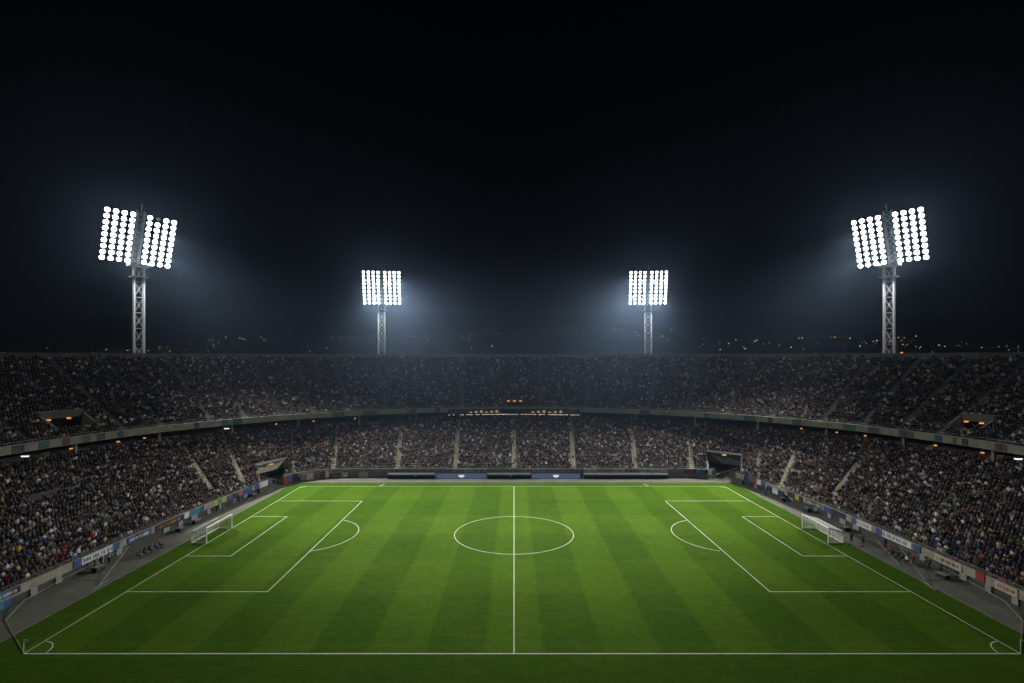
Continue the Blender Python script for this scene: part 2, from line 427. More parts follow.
# ------------------------------------------------------------------ corner tunnels
def tunnel(t0, t1, u1, facade, label, flip):
    tm = (t0 + t1) / 2; o3 = (*Fp(tm, 0), 0.0); root = empty('tunnel_entrance', o3)
    tag(root, label, 'tunnel')
    us = .16
    for t in (t0, t1):
        a, b = low(t, -.02), low(t, u1)
        d = np.array([b[1] - a[1], -(b[0] - a[0])]); d = d / np.hypot(*d) * .2
        mb = MB()
        A = [p3(a[:2] + d, 0), p3(b[:2] + d, 0), p3(b[:2] + d, b[2] + .7), p3(a[:2] + d, a[2] + .6)]
        B = [p3(a[:2] - d, 0), p3(b[:2] - d, 0), p3(b[:2] - d, b[2] + .7), p3(a[:2] - d, a[2] + .6)]
        mb.add(A + B, [(0, 1, 2, 3), (4, 7, 6, 5), (0, 3, 7, 4), (2, 1, 5, 6), (3, 2, 6, 7), (0, 4, 5, 1)])
        mb.build('side_wall', M['vom'], root, o3)
    a, b = low(t0, u1), low(t1, u1); c, d = low(t0, us), low(t1, us)
    zt = a[2] + .75; zb = c[2] + .2
    mb = MB()
    def prism(z0_, z1_, p, q, r_, s_):
        A = [p3(v[:2], z0_) for v in (p, q, r_, s_)]; B = [(x, y, z1_) for x, y, _ in A]
        mb.add(A + B, [(3, 2, 1, 0), (4, 5, 6, 7), (0, 1, 5, 4), (1, 2, 6, 5), (2, 3, 7, 6), (3, 0, 4, 7)])
    e, f_ = low(t0, u1 - .05), low(t1, u1 - .05)
    prism(zb - .6, zt - .3, a, b, f_, e)
    mb.build('lintel', facade, root, o3)
    mb = MB(); prism(zt - .3, zt - .05, a, b, low(t1, u1 - .14), low(t0, u1 - .14)); mb.build('roof', M['dark_metal'], root, o3)
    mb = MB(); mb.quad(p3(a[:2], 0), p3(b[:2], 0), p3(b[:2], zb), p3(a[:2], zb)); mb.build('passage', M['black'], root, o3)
    g, h = low(t0, -.02), low(t1, -.02)
    mb = MB(); mb.quad(p3(g[:2], .02), p3(h[:2], .02), p3(f_[:2], 1.6), p3(e[:2], 1.6)); mb.build('ramp', M['apron'], root, o3)
    m0, m1 = (h * .9 + g * .1, e * .9 + f_ * .1) if not flip else (g * .9 + h * .1, f_ * .9 + e * .1)
    mb = MB(); mb.tube(p3(m0[:2], 1.0), p3(m1[:2], 2.7), .09, 6)
    for k in np.linspace(0, 1, 7):
        p = m0 + (m1 - m0) * k; mb.tube(p3(p[:2], .02 + 1.58 * k), p3(p[:2], 1.0 + 1.7 * k), .05, 5)
    mb.build('handrail', M['yellow'], root, o3)
    p = (e + f_) / 2; q = p[:2] - p[:2] / np.hypot(*p[:2]) * 1.8 
    mb = MB(); mb.box(p3(q, zt - .42), (1.0, .3, .4), Matrix.Rotation(math.atan2(p[1] - 84, p[0]) + math.pi / 2, 3, 'Z')); mb.build('sign_lamp', M['amber'], root, o3)
tunnel(44.8, 51.8, .35, M['dark_facade'], 'dark clad tunnel mouth in the far corner with a yellow handrail and amber lamp', 0)
tunnel(135.4, 142.2, .29, M['concrete'], 'pale concrete tunnel mouth in the far corner under a dark railing', 1)

# ------------------------------------------------------------------ people
def person_mesh(pose):
    """one continuous body (skin + subdivision); faces -Y; floor at z = 0. Slots: 0 skin, 1 top, 2 trousers, 3 shoes, 4 dark features"""
    sit = pose.startswith('sit')
    hz = .47 if sit else .92
    lean = {'sit': .04, 'sit_lean': -.20, 'sit_clap': -.05}.get(pose, 0.0)
    J = {}; B = []
    def j(n, p, r): J[n] = (Vector(p), r)
    y = 0.0
    j('pelvis', (0, y, hz), .135); j('waist', (0, y + lean * .35, hz + .16), .125); j('chest', (0, y + lean * .8, hz + .36), .150)
    j('upchest', (0, y + lean, hz + .47), .115); j('neck', (0, y + lean * 1.1 - .01, hz + .56), .056)
    j('chin', (0, y + lean * 1.15 - .03, hz + .62), .070); j('head', (0, y + lean * 1.2 - .03, hz + .70), .098); j('crown', (0, y + lean * 1.2 - .02, hz + .78), .070)
    B += [('pelvis', 'waist', 1), ('waist', 'chest', 1), ('chest', 'upchest', 1), ('upchest', 'neck', 0), ('neck', 'chin', 0), ('chin', 'head', 0), ('head', 'crown', 0)]
    cy = y + lean
    for s in (-1, 1):
        n = 'r' if s > 0 else 'l'
        j('sh' + n, (s * .185, cy, hz + .46), .070)
        if pose == 'stand_arms_up' or pose == 'sit_arms_up':
            j('el' + n, (s * .30, cy - .05, hz + .66), .048); j('wr' + n, (s * .24, cy - .08, hz + .90), .036); j('ha' + n, (s * .23, cy - .09, hz + .99), .040)
        elif pose in ('sit_clap', 'stand_clap'):
            j('el' + n, (s * .24, cy - .10, hz + .24), .048); j('wr' + n, (s * .07, cy - .30, hz + .34), .036); j('ha' + n, (s * .025, cy - .36, hz + .39), .038)
        elif sit:
            j('el' + n, (s * .25, cy - .03, hz + .20), .048); j('wr' + n, (s * .15, cy - .28 , hz + .14), .036); j('ha' + n, (s * .12, cy - .36, hz + .13), .040)
        elif pose == 'stand_photo':
            j('el' + n, (s * .23, cy - .14, hz + .32), .048); j('wr' + n, (s * .09, cy - .28, hz + .56), .036); j('ha' + n, (s * .06, cy - .31, hz + .62), .040)
        else:
            j('el' + n, (s * .25, cy + .03, hz + .20), .048); j('wr' + n, (s * .25, cy - .05, hz - .04), .036); j('ha' + n, (s * .25, cy - .07, hz - .13), .040)
        B += [('upchest', 'sh' + n, 1), ('sh' + n, 'el' + n, 1), ('el' + n, 'wr' + n, 1), ('wr' + n, 'ha' + n, 0)]
        if sit:
            j('hip' + n, (s * .10, y - .02, hz - .01), .100); j('kn' + n, (s * .13, y - .43, hz + .02), .066); j('an' + n, (s * .13, y - .40, .09), .045); j('to' + n, (s * .14, y - .56, .045), .042)
        else:
            st = .05 * s
            j('hip' + n, (s * .10, 0, hz - .08), .100); j('kn' + n, (s * .11, -.02 + st * .5, .49), .066); j('an' + n, (s * .12, .02 + st, .09), .045); j('to' + n, (s * .14, -.13 + st, .045), .042)
        B += [('pelvis', 'hip' + n, 2), ('hip' + n, 'kn' + n, 2), ('kn' + n, 'an' + n, 2), ('an' + n, 'to' + n, 3)]
    names = list(J); idx = {n: i for i, n in enumerate(names)}
    me = bpy.data.meshes.new('skeleton'); me.from_pydata([J[n][0] for n in names], [(idx[a], idx[b]) for a, b, _ in B], [])
    ob = bpy.data.objects.new('skeleton', me); COL.objects.link(ob)
    ob.modifiers.new('skin', 'SKIN'); ss = ob.modifiers.new('sub', 'SUBSURF'); ss.levels = ss.render_levels = 1
    for i, n in enumerate(names):
        r = J[n][1]; sv = me.skin_vertices[0].data[i]
        sv.radius = (r * 1.25, r * .85) if n in ('pelvis', 'waist', 'chest', 'upchest') else (r, r)
        sv.use_root = (n == 'pelvis')
    dg = bpy.context.evaluated_depsgraph_get(); ev = ob.evaluated_get(dg)
    out = bpy.data.meshes.new_from_object(ev)
    bpy.data.objects.remove(ob); bpy.data.meshes.remove(me)
    def near(c):
        best = None
        for a, b, r in B:
            pa, ra = J[a]; pb, rb = J[b]; d = pb - pa; t = max(0, min(1, (c - pa).dot(d) / max(d.length_squared, 1e-9)))
            q = (c - (pa + d * t)).length - (ra + (rb - ra) * t)
            if best is None or q < best[0]: best = (q, r)
        return best[1]
    bm = bmesh.new(); bm.from_mesh(out)
    for f in bm.faces: f.material_index = near(f.calc_center_median()); f.smooth = True
    # five fingers per hand, nose, ears, eyes and mouth
    def cone(a, b, r0, r1, mi, n=5):
        d = (b - a).normalized(); u = d.orthogonal().normalized(); w = d.cross(u)
        v0 = [bm.verts.new(a + (u * math.cos(k * 2 * math.pi / n) + w * math.sin(k * 2 * math.pi / n)) * r0) for k in range(n)]
        v1 = [bm.verts.new(b + (u * math.cos(k * 2 * math.pi / n) + w * math.sin(k * 2 * math.pi / n)) * r1) for k in range(n)]
        for k in range(n): bm.faces.new((v0[k], v0[(k + 1) % n], v1[(k + 1) % n], v1[k])).material_index = mi
        bm.faces.new(v1).material_index = mi
    for n in 'lr':
        h = J['ha' + n][0]; w = J['wr' + n][0]; d = (h - w).normalized(); s = Vector((1, 0, 0)) - d * d.x
        s = s.normalized() if s.length > .2 else Vector((0, 0, 1)); up_ = d.cross(s).normalized()
        for k, L in enumerate((.055, .068, .072, .064)):
            a = h + s * (k - 1.5) * .019 + d * .02; m = a + d * L * .6; cone(a, m, .0095, .009, 0); cone(m, m + d * L * .45 - up_ * .012, .009, .007, 0)
        sg = -1 if n == 'r' else 1
        a = h + s * sg * .032 - d * .01; cone(a, a + (d * .6 + s * sg).normalized() * .055, .012, .009, 0)
    H = J['head'][0]
    cone(H + Vector((0, -.085, .0)), H + Vector((0, -.118, -.022)), .010, .014, 0)
    for s in (-1, 1):
        cone(H + Vector((s * .085, .0, -.01)), H + Vector((s * .108, .012, -.005)), .026, .020, 0)
        cone(H + Vector((s * .034, -.082, .012)), H + Vector((s * .034, -.096, .012)), .011, .008, 4)
    cone(H + Vector((0, -.078, -.056)), H + Vector((0, -.090, -.056)), .018, .014, 4)
    for m in (SK['light'], CM['black'], CM['charcoal'], SHOE, FEAT): out.materials.append(m)
    bm.to_mesh(out); bm.free()
    out.name = 'person_' + pose
    return out, J['head'][0].copy()

def hair_mesh(kind):
    bm = bmesh.new(); bmesh.ops.create_uvsphere(bm, u_segments=12, v_segments=8, radius=1)
    for v in list(bm.verts):
        if kind == 'short' and (v.co.z < -.05 and v.co.y < .2 or v.co.z < -.55 or (v.co.z < .35 and v.co.y < -.55)): bm.verts.remove(v)
        elif kind == 'long' and (v.co.z < .30 and v.co.y < -.25): bm.verts.remove(v)
        elif kind == 'cap' and v.co.z < .05: bm.verts.remove(v)
    for v in bm.verts:
        if kind == 'long' and v.co.z < -.1 : v.co.z *= 1.9; 
        v.co = Vector((v.co.x * .100, v.co.y * .108, v.co.z * .112))
    if kind == 'cap':
        c = [bm.verts.new(p) for p in ((-.07, -.085, .02), (.07, -.085, .02), (.055, -.18, .005), (-.055, -.18, .005))]; bm.faces.new(c)
    bmesh.ops.solidify(bm, geom=bm.faces[:], thickness=-.012)
    for f in bm.faces: f.smooth = True
    me = bpy.data.meshes.new('hair_' + kind); bm.to_mesh(me); bm.free(); return me

HAIRS = {k: hair_mesh(k) for k in ('short', 'long', 'cap')}
CL = {'black': (.012, .012, .014), 'charcoal': (.035, .035, .04), 'navy': (.012, .018, .055), 'dark grey': (.07, .07, .075), 'brown': (.07, .04, .025), 'maroon': (.10, .012, .02),
      'olive': (.07, .07, .03), 'blue': (.03, .07, .22), 'pale blue': (.28, .40, .55), 'white': (.68, .68, .68), 'beige': (.42, .35, .25), 'grey': (.22, .22, .23), 'red': (.36, .03, .03),
      'yellow': (.55, .45, .06), 'orange': (.48, .16, .03), 'pink': (.50, .22, .28), 'green': (.04, .16, .06), 'purple': (.10, .05, .17)}
CM = {k: mat('cloth_' + k.replace(' ', '_'), c, .9, .15, 9, spec=.15) for k, c in CL.items()}
SK = {k: mat('skin_' + k, c, .6, .05, 5) for k, c in {'light': (.52, .34, .25), 'tan': (.38, .22, .14), 'brown': (.19, .10, .06), 'dark': (.08, .045, .03)}.items()}
HM = {k: mat('hair_' + k, c, .6, .2, 20) for k, c in {'black': (.012, .010, .009), 'brown': (.05, .028, .015), 'fair': (.26, .17, .08), 'grey': (.26, .26, .27), 'red': (.16, .05, .02)}.items()}
SHOE = mat('dark_shoe', (.03, .03, .03), .5, .1, 5); FEAT = mat('eye_and_mouth', (.03, .015, .012), .4, 0)
POSES = {p: person_mesh(p) for p in ('sit', 'sit_lean', 'sit_clap', 'sit_arms_up', 'stand', 'stand_clap', 'stand_arms_up', 'stand_photo')}
TOPW = [('black', 22), ('charcoal', 17), ('navy', 13), ('dark grey', 10), ('brown', 7), ('maroon', 5), ('olive', 4), ('blue', 2.5), ('pale blue', 2.2), ('white', 6), ('beige', 3.5), ('grey', 6), ('red', .8), ('yellow', .35), ('orange', .3), ('pink', .6), ('green', .5), ('purple', .9)]
TOPN = [a for a, _ in TOPW]; TOPP = np.array([b for _, b in TOPW]); TOPP = TOPP / TOPP.sum()

def person(loc, face, pose, top, trousers, skin, hair, hk, label, group=None, scale=1.0):
    """face: direction (x, y) the figure looks"""
    me, head = POSES[pose]
    o = bpy.data.objects.new('person', me); COL.objects.link(o)
    o.location = loc; o.rotation_euler = (0, 0, math.atan2(face[0], -face[1])); o.scale = (scale,) * 3
    for i, m in ((0, SK[skin]), (1, CM[top]), (2, CM[trousers])):
        o.material_slots[i].link = 'OBJECT'; o.material_slots[i].material = m
    h = bpy.data.objects.new('cap' if hk == 'cap' else 'hair', HAIRS[hk]); COL.objects.link(h); h.parent = o; h.location = head + Vector((0, .008, .012))
    if not HAIRS[hk].materials: HAIRS[hk].materials.append(HM['black'])
    h.material_slots[0].link = 'OBJECT'; h.material_slots[0].material = CM[hair] if hk == 'cap' else HM[hair]
    return tag(o, label, 'person', group)

# ---- seats: find every occupied place on both tiers
def places(fn, N, holes, aisles, aw, spacing, tier):
    out = []
    tt = np.linspace(TA, TB, 1500)
    for i in range(N):
        u = (i + .55) / N
        if i > N - (1 if tier == 'up' else 4): continue
        P = np.array([fn(t, u) for t in tt]); s = np.concatenate([[0], np.cumsum(np.hypot(np.diff(P[:, 0]), np.diff(P[:, 1])))])
        sa = np.interp(aisles, tt, s)
        k = np.arange(s[0] + .3, s[-1], spacing)
        k = k + rng.normal(0, .05, len(k))
        x = np.interp(k, s, P[:, 0]); y = np.interp(k, s, P[:, 1]); t = np.interp(k, s, tt)
        z = fn(90, i / N)[2] if False else np.interp(k, s, np.array([fn(q, i / N)[2] for q in tt]))
        d = np.min(np.abs(k[:, None] - sa[None, :]), axis=1)
        aisle_fill = .05 + (.75 * max(0, (i / N - .42)) if tier == 'low' else .05)
        if tier == 'low': aisle_fill = np.where((t > 159) | (t < 21), .78, np.where(np.abs(t - 90) > 45, .05 if .12 < i / N < .55 else .7, aisle_fill))
        patch = np.sin(x * .21 + i * .5) * np.sin(y * .17 - i * .31 + x * .05)
        ok = (d > aw / 2 + .12) | (rng.random(len(k)) < aisle_fill)
        ok &= rng.random(len(k)) < np.where(patch > .72, .45, .94)
        ok &= (y > 18) & (np.abs(x / y) < 1.22)
        for q in np.nonzero(ok)[0]:
            if not inhole(holes, t[q], u): out.append((x[q], y[q], z[q] + .002, t[q], i))
    return out
PL = places(low, NL, LOW_HOLES, np.array(LOW_A), 1.25, .60, 'low')
PU = places(up, NU, UP_HOLES, np.array(UP_A), 1.3, .62, 'up')
def facing(t, fn):
    a, b = fn(t, 0.0), fn(t, 1.0); d = a[:2] - b[:2]; return d / np.hypot(*d)

# ---- the nearest spectators are single people
def inframe(p): return abs((p[0] / p[1])) * 474.6 < 511 and 363 - 474.6 * (p[2] - 30.5 + .9) / p[1] < 683
cand = sorted((p for p in PL if inframe(p)), key=lambda p: p[0] ** 2 + p[1] ** 2 + (p[2] - 30.5) ** 2)[:262]
near = set((p[0], p[1]) for p in cand)
ORD = ['first', 'second', 'third', 'fourth', 'fifth', 'sixth', 'seventh', 'eighth', 'ninth', 'tenth', 'eleventh', 'twelfth', 'thirteenth', 'fourteenth', 'fifteenth', 'sixteenth', 'seventeenth', 'eighteenth', 'nineteenth', 'twentieth']
def ordn(n):
    if n < 20: return ORD[n]
    tens = {2: 'twenty', 3: 'thirty', 4: 'forty', 5: 'fifty', 6: 'sixty', 7: 'seventy'}[(n + 1) // 10]
    return tens + '-' + ORD[(n + 1) % 10 - 1] if (n + 1) % 10 else {'twenty': 'twentieth', 'thirty': 'thirtieth', 'forty': 'fortieth', 'fifty': 'fiftieth', 'sixty': 'sixtieth', 'seventy': 'seventieth'}[tens]
rows = {}
for p in cand: rows.setdefault((p[0] > 0, p[4]), []).append(p)
PV = {'sit': 'seated', 'sit_lean': 'forward-leaning', 'sit_clap': 'clapping', 'sit_arms_up': 'arms-raised', 'stand': 'standing', 'stand_clap': 'standing', 'stand_arms_up': 'cheering', 'stand_photo': 'standing'}
for (right, i), ps in sorted(rows.items()):
    ps.sort(key=lambda p: p[1])
    for k, p in enumerate(ps):
        pose = random.choices(list(POSES), (46, 22, 8, 3, 12, 3, 3, 2))[0]
        top = random.choices(TOPN, TOPP)[0]; tr = random.choice(['black', 'charcoal', 'navy', 'dark grey', 'brown', 'grey', 'blue'])
        hk = random.choices(['short', 'long', 'cap'], (58, 27, 15))[0]
        hair = random.choices(list(HM), (40, 34, 14, 8, 4))[0] if hk != 'cap' else random.choice(['black', 'navy', 'white', 'red', 'grey'])
        hd = hair + (' cap' if hk == 'cap' else ' hair')
        lab = f"{PV[pose]} spectator, {top} top, {hd}, {ordn(i)} row of {'right' if right else 'left'} stand, {ordn(k)} from edge"
        f = facing(p[3], low); j_ = random.gauss(0, .15); f = (f[0] * math.cos(j_) - f[1] * math.sin(j_), f[0] * math.sin(j_) + f[1] * math.cos(j_))
        person(p[:3], f, pose, top, tr, random.choices(list(SK), (50, 25, 15, 10))[0], hair, hk, lab, 'spectators nearest the camera in the end stands', random.uniform(1.0, 1.10))

# ---- the rest of the crowd: one mass
def crowd_template(standing, arms):
    V = []; Fc = []   # faces: (indices, region) regions 0 top 1 skin 2 hair 3 trousers
    def ringv(c, rx, ry, n=6): 
        b = len(V)
        for k in range(n):
            a = 2 * math.pi * k / n; V.append((c[0] + rx * math.cos(a), c[1] + ry * math.sin(a), c[2]))
        return b
    def join(a, b, reg, n=6):
        for k in range(n): Fc.append(((a + k, a + (k + 1) % n, b + (k + 1) % n), reg)); Fc.append(((a + k, b + (k + 1) % n, b + k), reg))
    hz = .88 if standing else .45
    a = ringv((0, 0, hz - .05), .17, .12); b = ringv((0, 0, hz + .34), .235, .13); c = ringv((0, -.01, hz + .52), .12, .08)
    join(a, b, 0); join(b, c, 0)
    d = ringv((0, -.02, hz + .57), .065, .07); e = ringv((0, -.03, hz + .69), .092, .105); g = ringv((0, -.02, hz + .79), .06, .07)
    join(c, d, 1); join(d, e, 1); join(e, g, 2)
    V.append((0, -.02, hz + .82)); tip = len(V) - 1
    for k in range(6): Fc.append(((g + k, g + (k + 1) % 6, tip), 2))
    # back of the head is hair as well
    for q in range(len(Fc)):
        f, r = Fc[q]
        if r == 1 and all(V[i][2] > hz + .56 for i in f) and sum(V[i][1] for i in f) / 3 > .0: Fc[q] = (f, 2)
    def bar(p, q, r0, r1, reg):
        p = Vector(p); q = Vector(q); dd = (q - p).normalized(); u = dd.orthogonal().normalized(); w = dd.cross(u); b0 = len(V)
        for cc, r in ((p, r0), (q, r1)):
            for k in range(4): V.append(tuple(cc + (u * math.cos(k * math.pi / 2) + w * math.sin(k * math.pi / 2)) * r))
        for k in range(4):
            Fc.append(((b0 + k, b0 + (k + 1) % 4, b0 + 4 + (k + 1) % 4), reg)); Fc.append(((b0 + k, b0 + 4 + (k + 1) % 4, b0 + 4 + k), reg))
        Fc.append(((b0 + 4, b0 + 5, b0 + 6), reg)); Fc.append(((b0 + 4, b0 + 6, b0 + 7), reg))
    for s in (-1, 1):
        if standing:
            bar((s * .09, 0, hz), (s * .11, .0, .02), .10, .06, 3)
        else:
            bar((s * .10, .0, hz - .02), (s * .12, -.42, hz), .10, .075, 3)
        if arms == 0:
            bar((s * .22, 0, hz + .44), (s * .26, -.04, hz + .16), .06, .05, 0); bar((s * .26, -.04, hz + .16), (s * .13, -.28, hz + .13), .045, .04, 0)
        elif arms == 1:
            bar((s * .22, 0, hz + .44), (s * .29, -.06, hz + .68), .06, .05, 0); bar((s * .29, -.06, hz + .68), (s * .24, -.08, hz + .98), .045, .04, 1)
        else:
            bar((s * .22, 0, hz + .44), (s * .25, -.10, hz + .22), .06, .05, 0); bar((s * .25, -.10, hz + .22), (s * .05, -.30, hz + .36), .045, .04, 1)
    return np.array(V), np.array([f for f, _ in Fc]), np.array([r for _, r in Fc])
TPL = [crowd_template(False, 0), crowd_template(False, 2), crowd_template(True, 0), crowd_template(True, 1)]
rest = [(p, low) for p in PL if (p[0], p[1]) not in near] + [(p, up) for p in PU]
TOPC = np.array([CL[a] for a in TOPN]); SKC = np.array([(.52, .34, .25), (.38, .22, .14), (.19, .10, .06), (.08, .045, .03)])
HRC = np.array([(.012, .010, .009), (.05, .028, .015), (.26, .17, .08), (.26, .26, .27), (.3, .3, .3), (.02, .03, .1)])
TRC = np.array([CL[a] for a in ('black', 'charcoal', 'navy', 'dark grey', 'brown', 'grey', 'blue')])
allv, allf, allc = [], [], []; base = 0
kind_of = rng.choice(4, len(rest), p=[.74, .10, .13, .03])
P = np.array([r[0][:3] for r in rest]); Fa = np.array([facing(r[0][3], r[1]) for r in rest])
ang = np.arctan2(Fa[:, 0], -Fa[:, 1]) + rng.normal(0, .22, len(rest)); sc_ = rng.uniform(1.0, 1.14, len(rest))
tc_ = TOPC[rng.choice(len(TOPN), len(rest), p=TOPP)] * rng.uniform(.7, 1.25, (len(rest), 1))
g_ = tc_.mean(1, keepdims=True); tc_ = g_ + (tc_ - g_) * .5
pc = np.stack([tc_, SKC[rng.choice(4, len(rest), p=[.5, .25, .15, .1])], HRC[rng.choice(6, len(rest), p=[.38, .32, .12, .08, .05, .05])], TRC[rng.integers(0, 7, len(rest))]], axis=1)
for k, (V, Fc, Rg) in enumerate(TPL):
    ids = np.nonzero(kind_of == k)[0]
    c, s = np.cos(ang[ids])[:, None], np.sin(ang[ids])[:, None]
    X = (V[None, :, 0] * c - V[None, :, 1] * s) * sc_[ids][:, None]; Y = (V[None, :, 0] * s + V[None, :, 1] * c) * sc_[ids][:, None]
    Z = V[None, :, 2] * sc_[ids][:, None] * np.ones_like(c)
    W = np.stack([X + P[ids, 0][:, None], Y + P[ids, 1][:, None], Z + P[ids, 2][:, None]], axis=2).reshape(-1, 3)
    off = (np.arange(len(ids)) * len(V))[:, None, None] + base
    allv.append(W); allf.append((Fc[None] + off).reshape(-1, 3)); allc.append(pc[ids][:, Rg].reshape(-1, 3)); base += len(W)
V = np.concatenate(allv).astype(np.float32); Fc = np.concatenate(allf).astype(np.int32); C_ = np.concatenate(allc).astype(np.float32)
me = bpy.data.meshes.new('crowd')
me.vertices.add(len(V)); me.vertices.foreach_set('co', V.ravel())
me.loops.add(Fc.size); me.loops.foreach_set('vertex_index', Fc.ravel())
me.polygons.add(len(Fc)); me.polygons.foreach_set('loop_start', np.arange(0, Fc.size, 3, dtype=np.int32))
at = me.attributes.new('person_color', 'FLOAT_COLOR', 'FACE')
at.data.foreach_set('color', np.concatenate([np.clip(C_, 0, .8), np.ones((len(C_), 1), np.float32)], axis=1).astype(np.float32).ravel())
me.update(calc_edges=True); me.materials.append(attr_mat('crowd_clothes'))
o = bpy.data.objects.new('crowd', me); COL.objects.link(o)
tag(o, 'dense crowd of spectators in dark clothes filling both tiers of the bowl', 'crowd', kind='stuff')
print('PLACES', len(PL), len(PU), 'faces', len(Fc), 'near', len(cand), max((p[4] for p in cand)))

# ------------------------------------------------------------------ floodlight towers
def lamp_object(parent, loc, dead=False):
    global LAMP_ME
    o = bpy.data.objects.new('lamp', LAMP_DEAD if dead else LAMP_ME); COL.objects.link(o); o.parent = parent; o.location = loc
    return o
def lamp_mesh(lens):
    mb = MB(); n = 12; rings = []
    for y, r in ((.62, .14), (.50, .32), (.18, .52), (.0, .62), (-.10, .62)):
        rings.append([(r * math.cos(2 * math.pi * k / n), y, r * math.sin(2 * math.pi * k / n)) for k in range(n + 1)])
    mb.sweep(rings); mb.cur = 1
    mb.add([(.58 * math.cos(2 * math.pi * k / n), -.06, .58 * math.sin(2 * math.pi * k / n)) for k in range(n)], [tuple(range(n))])
    mb.cur = 0; mb.tube((0, .6, 0), (0, .95, 0), .12, 6)
    o = mb.build('lamp', [M['dark_metal'], lens]); me = o.data; bpy.data.objects.remove(o); return me
LAMP_ME = lamp_mesh(M['flood']); LAMP_DEAD = lamp_mesh(M['flood_dead'])
PITCH_C = Vector((0, 88, 0))
SPX = 2.45; BEAM = 106000
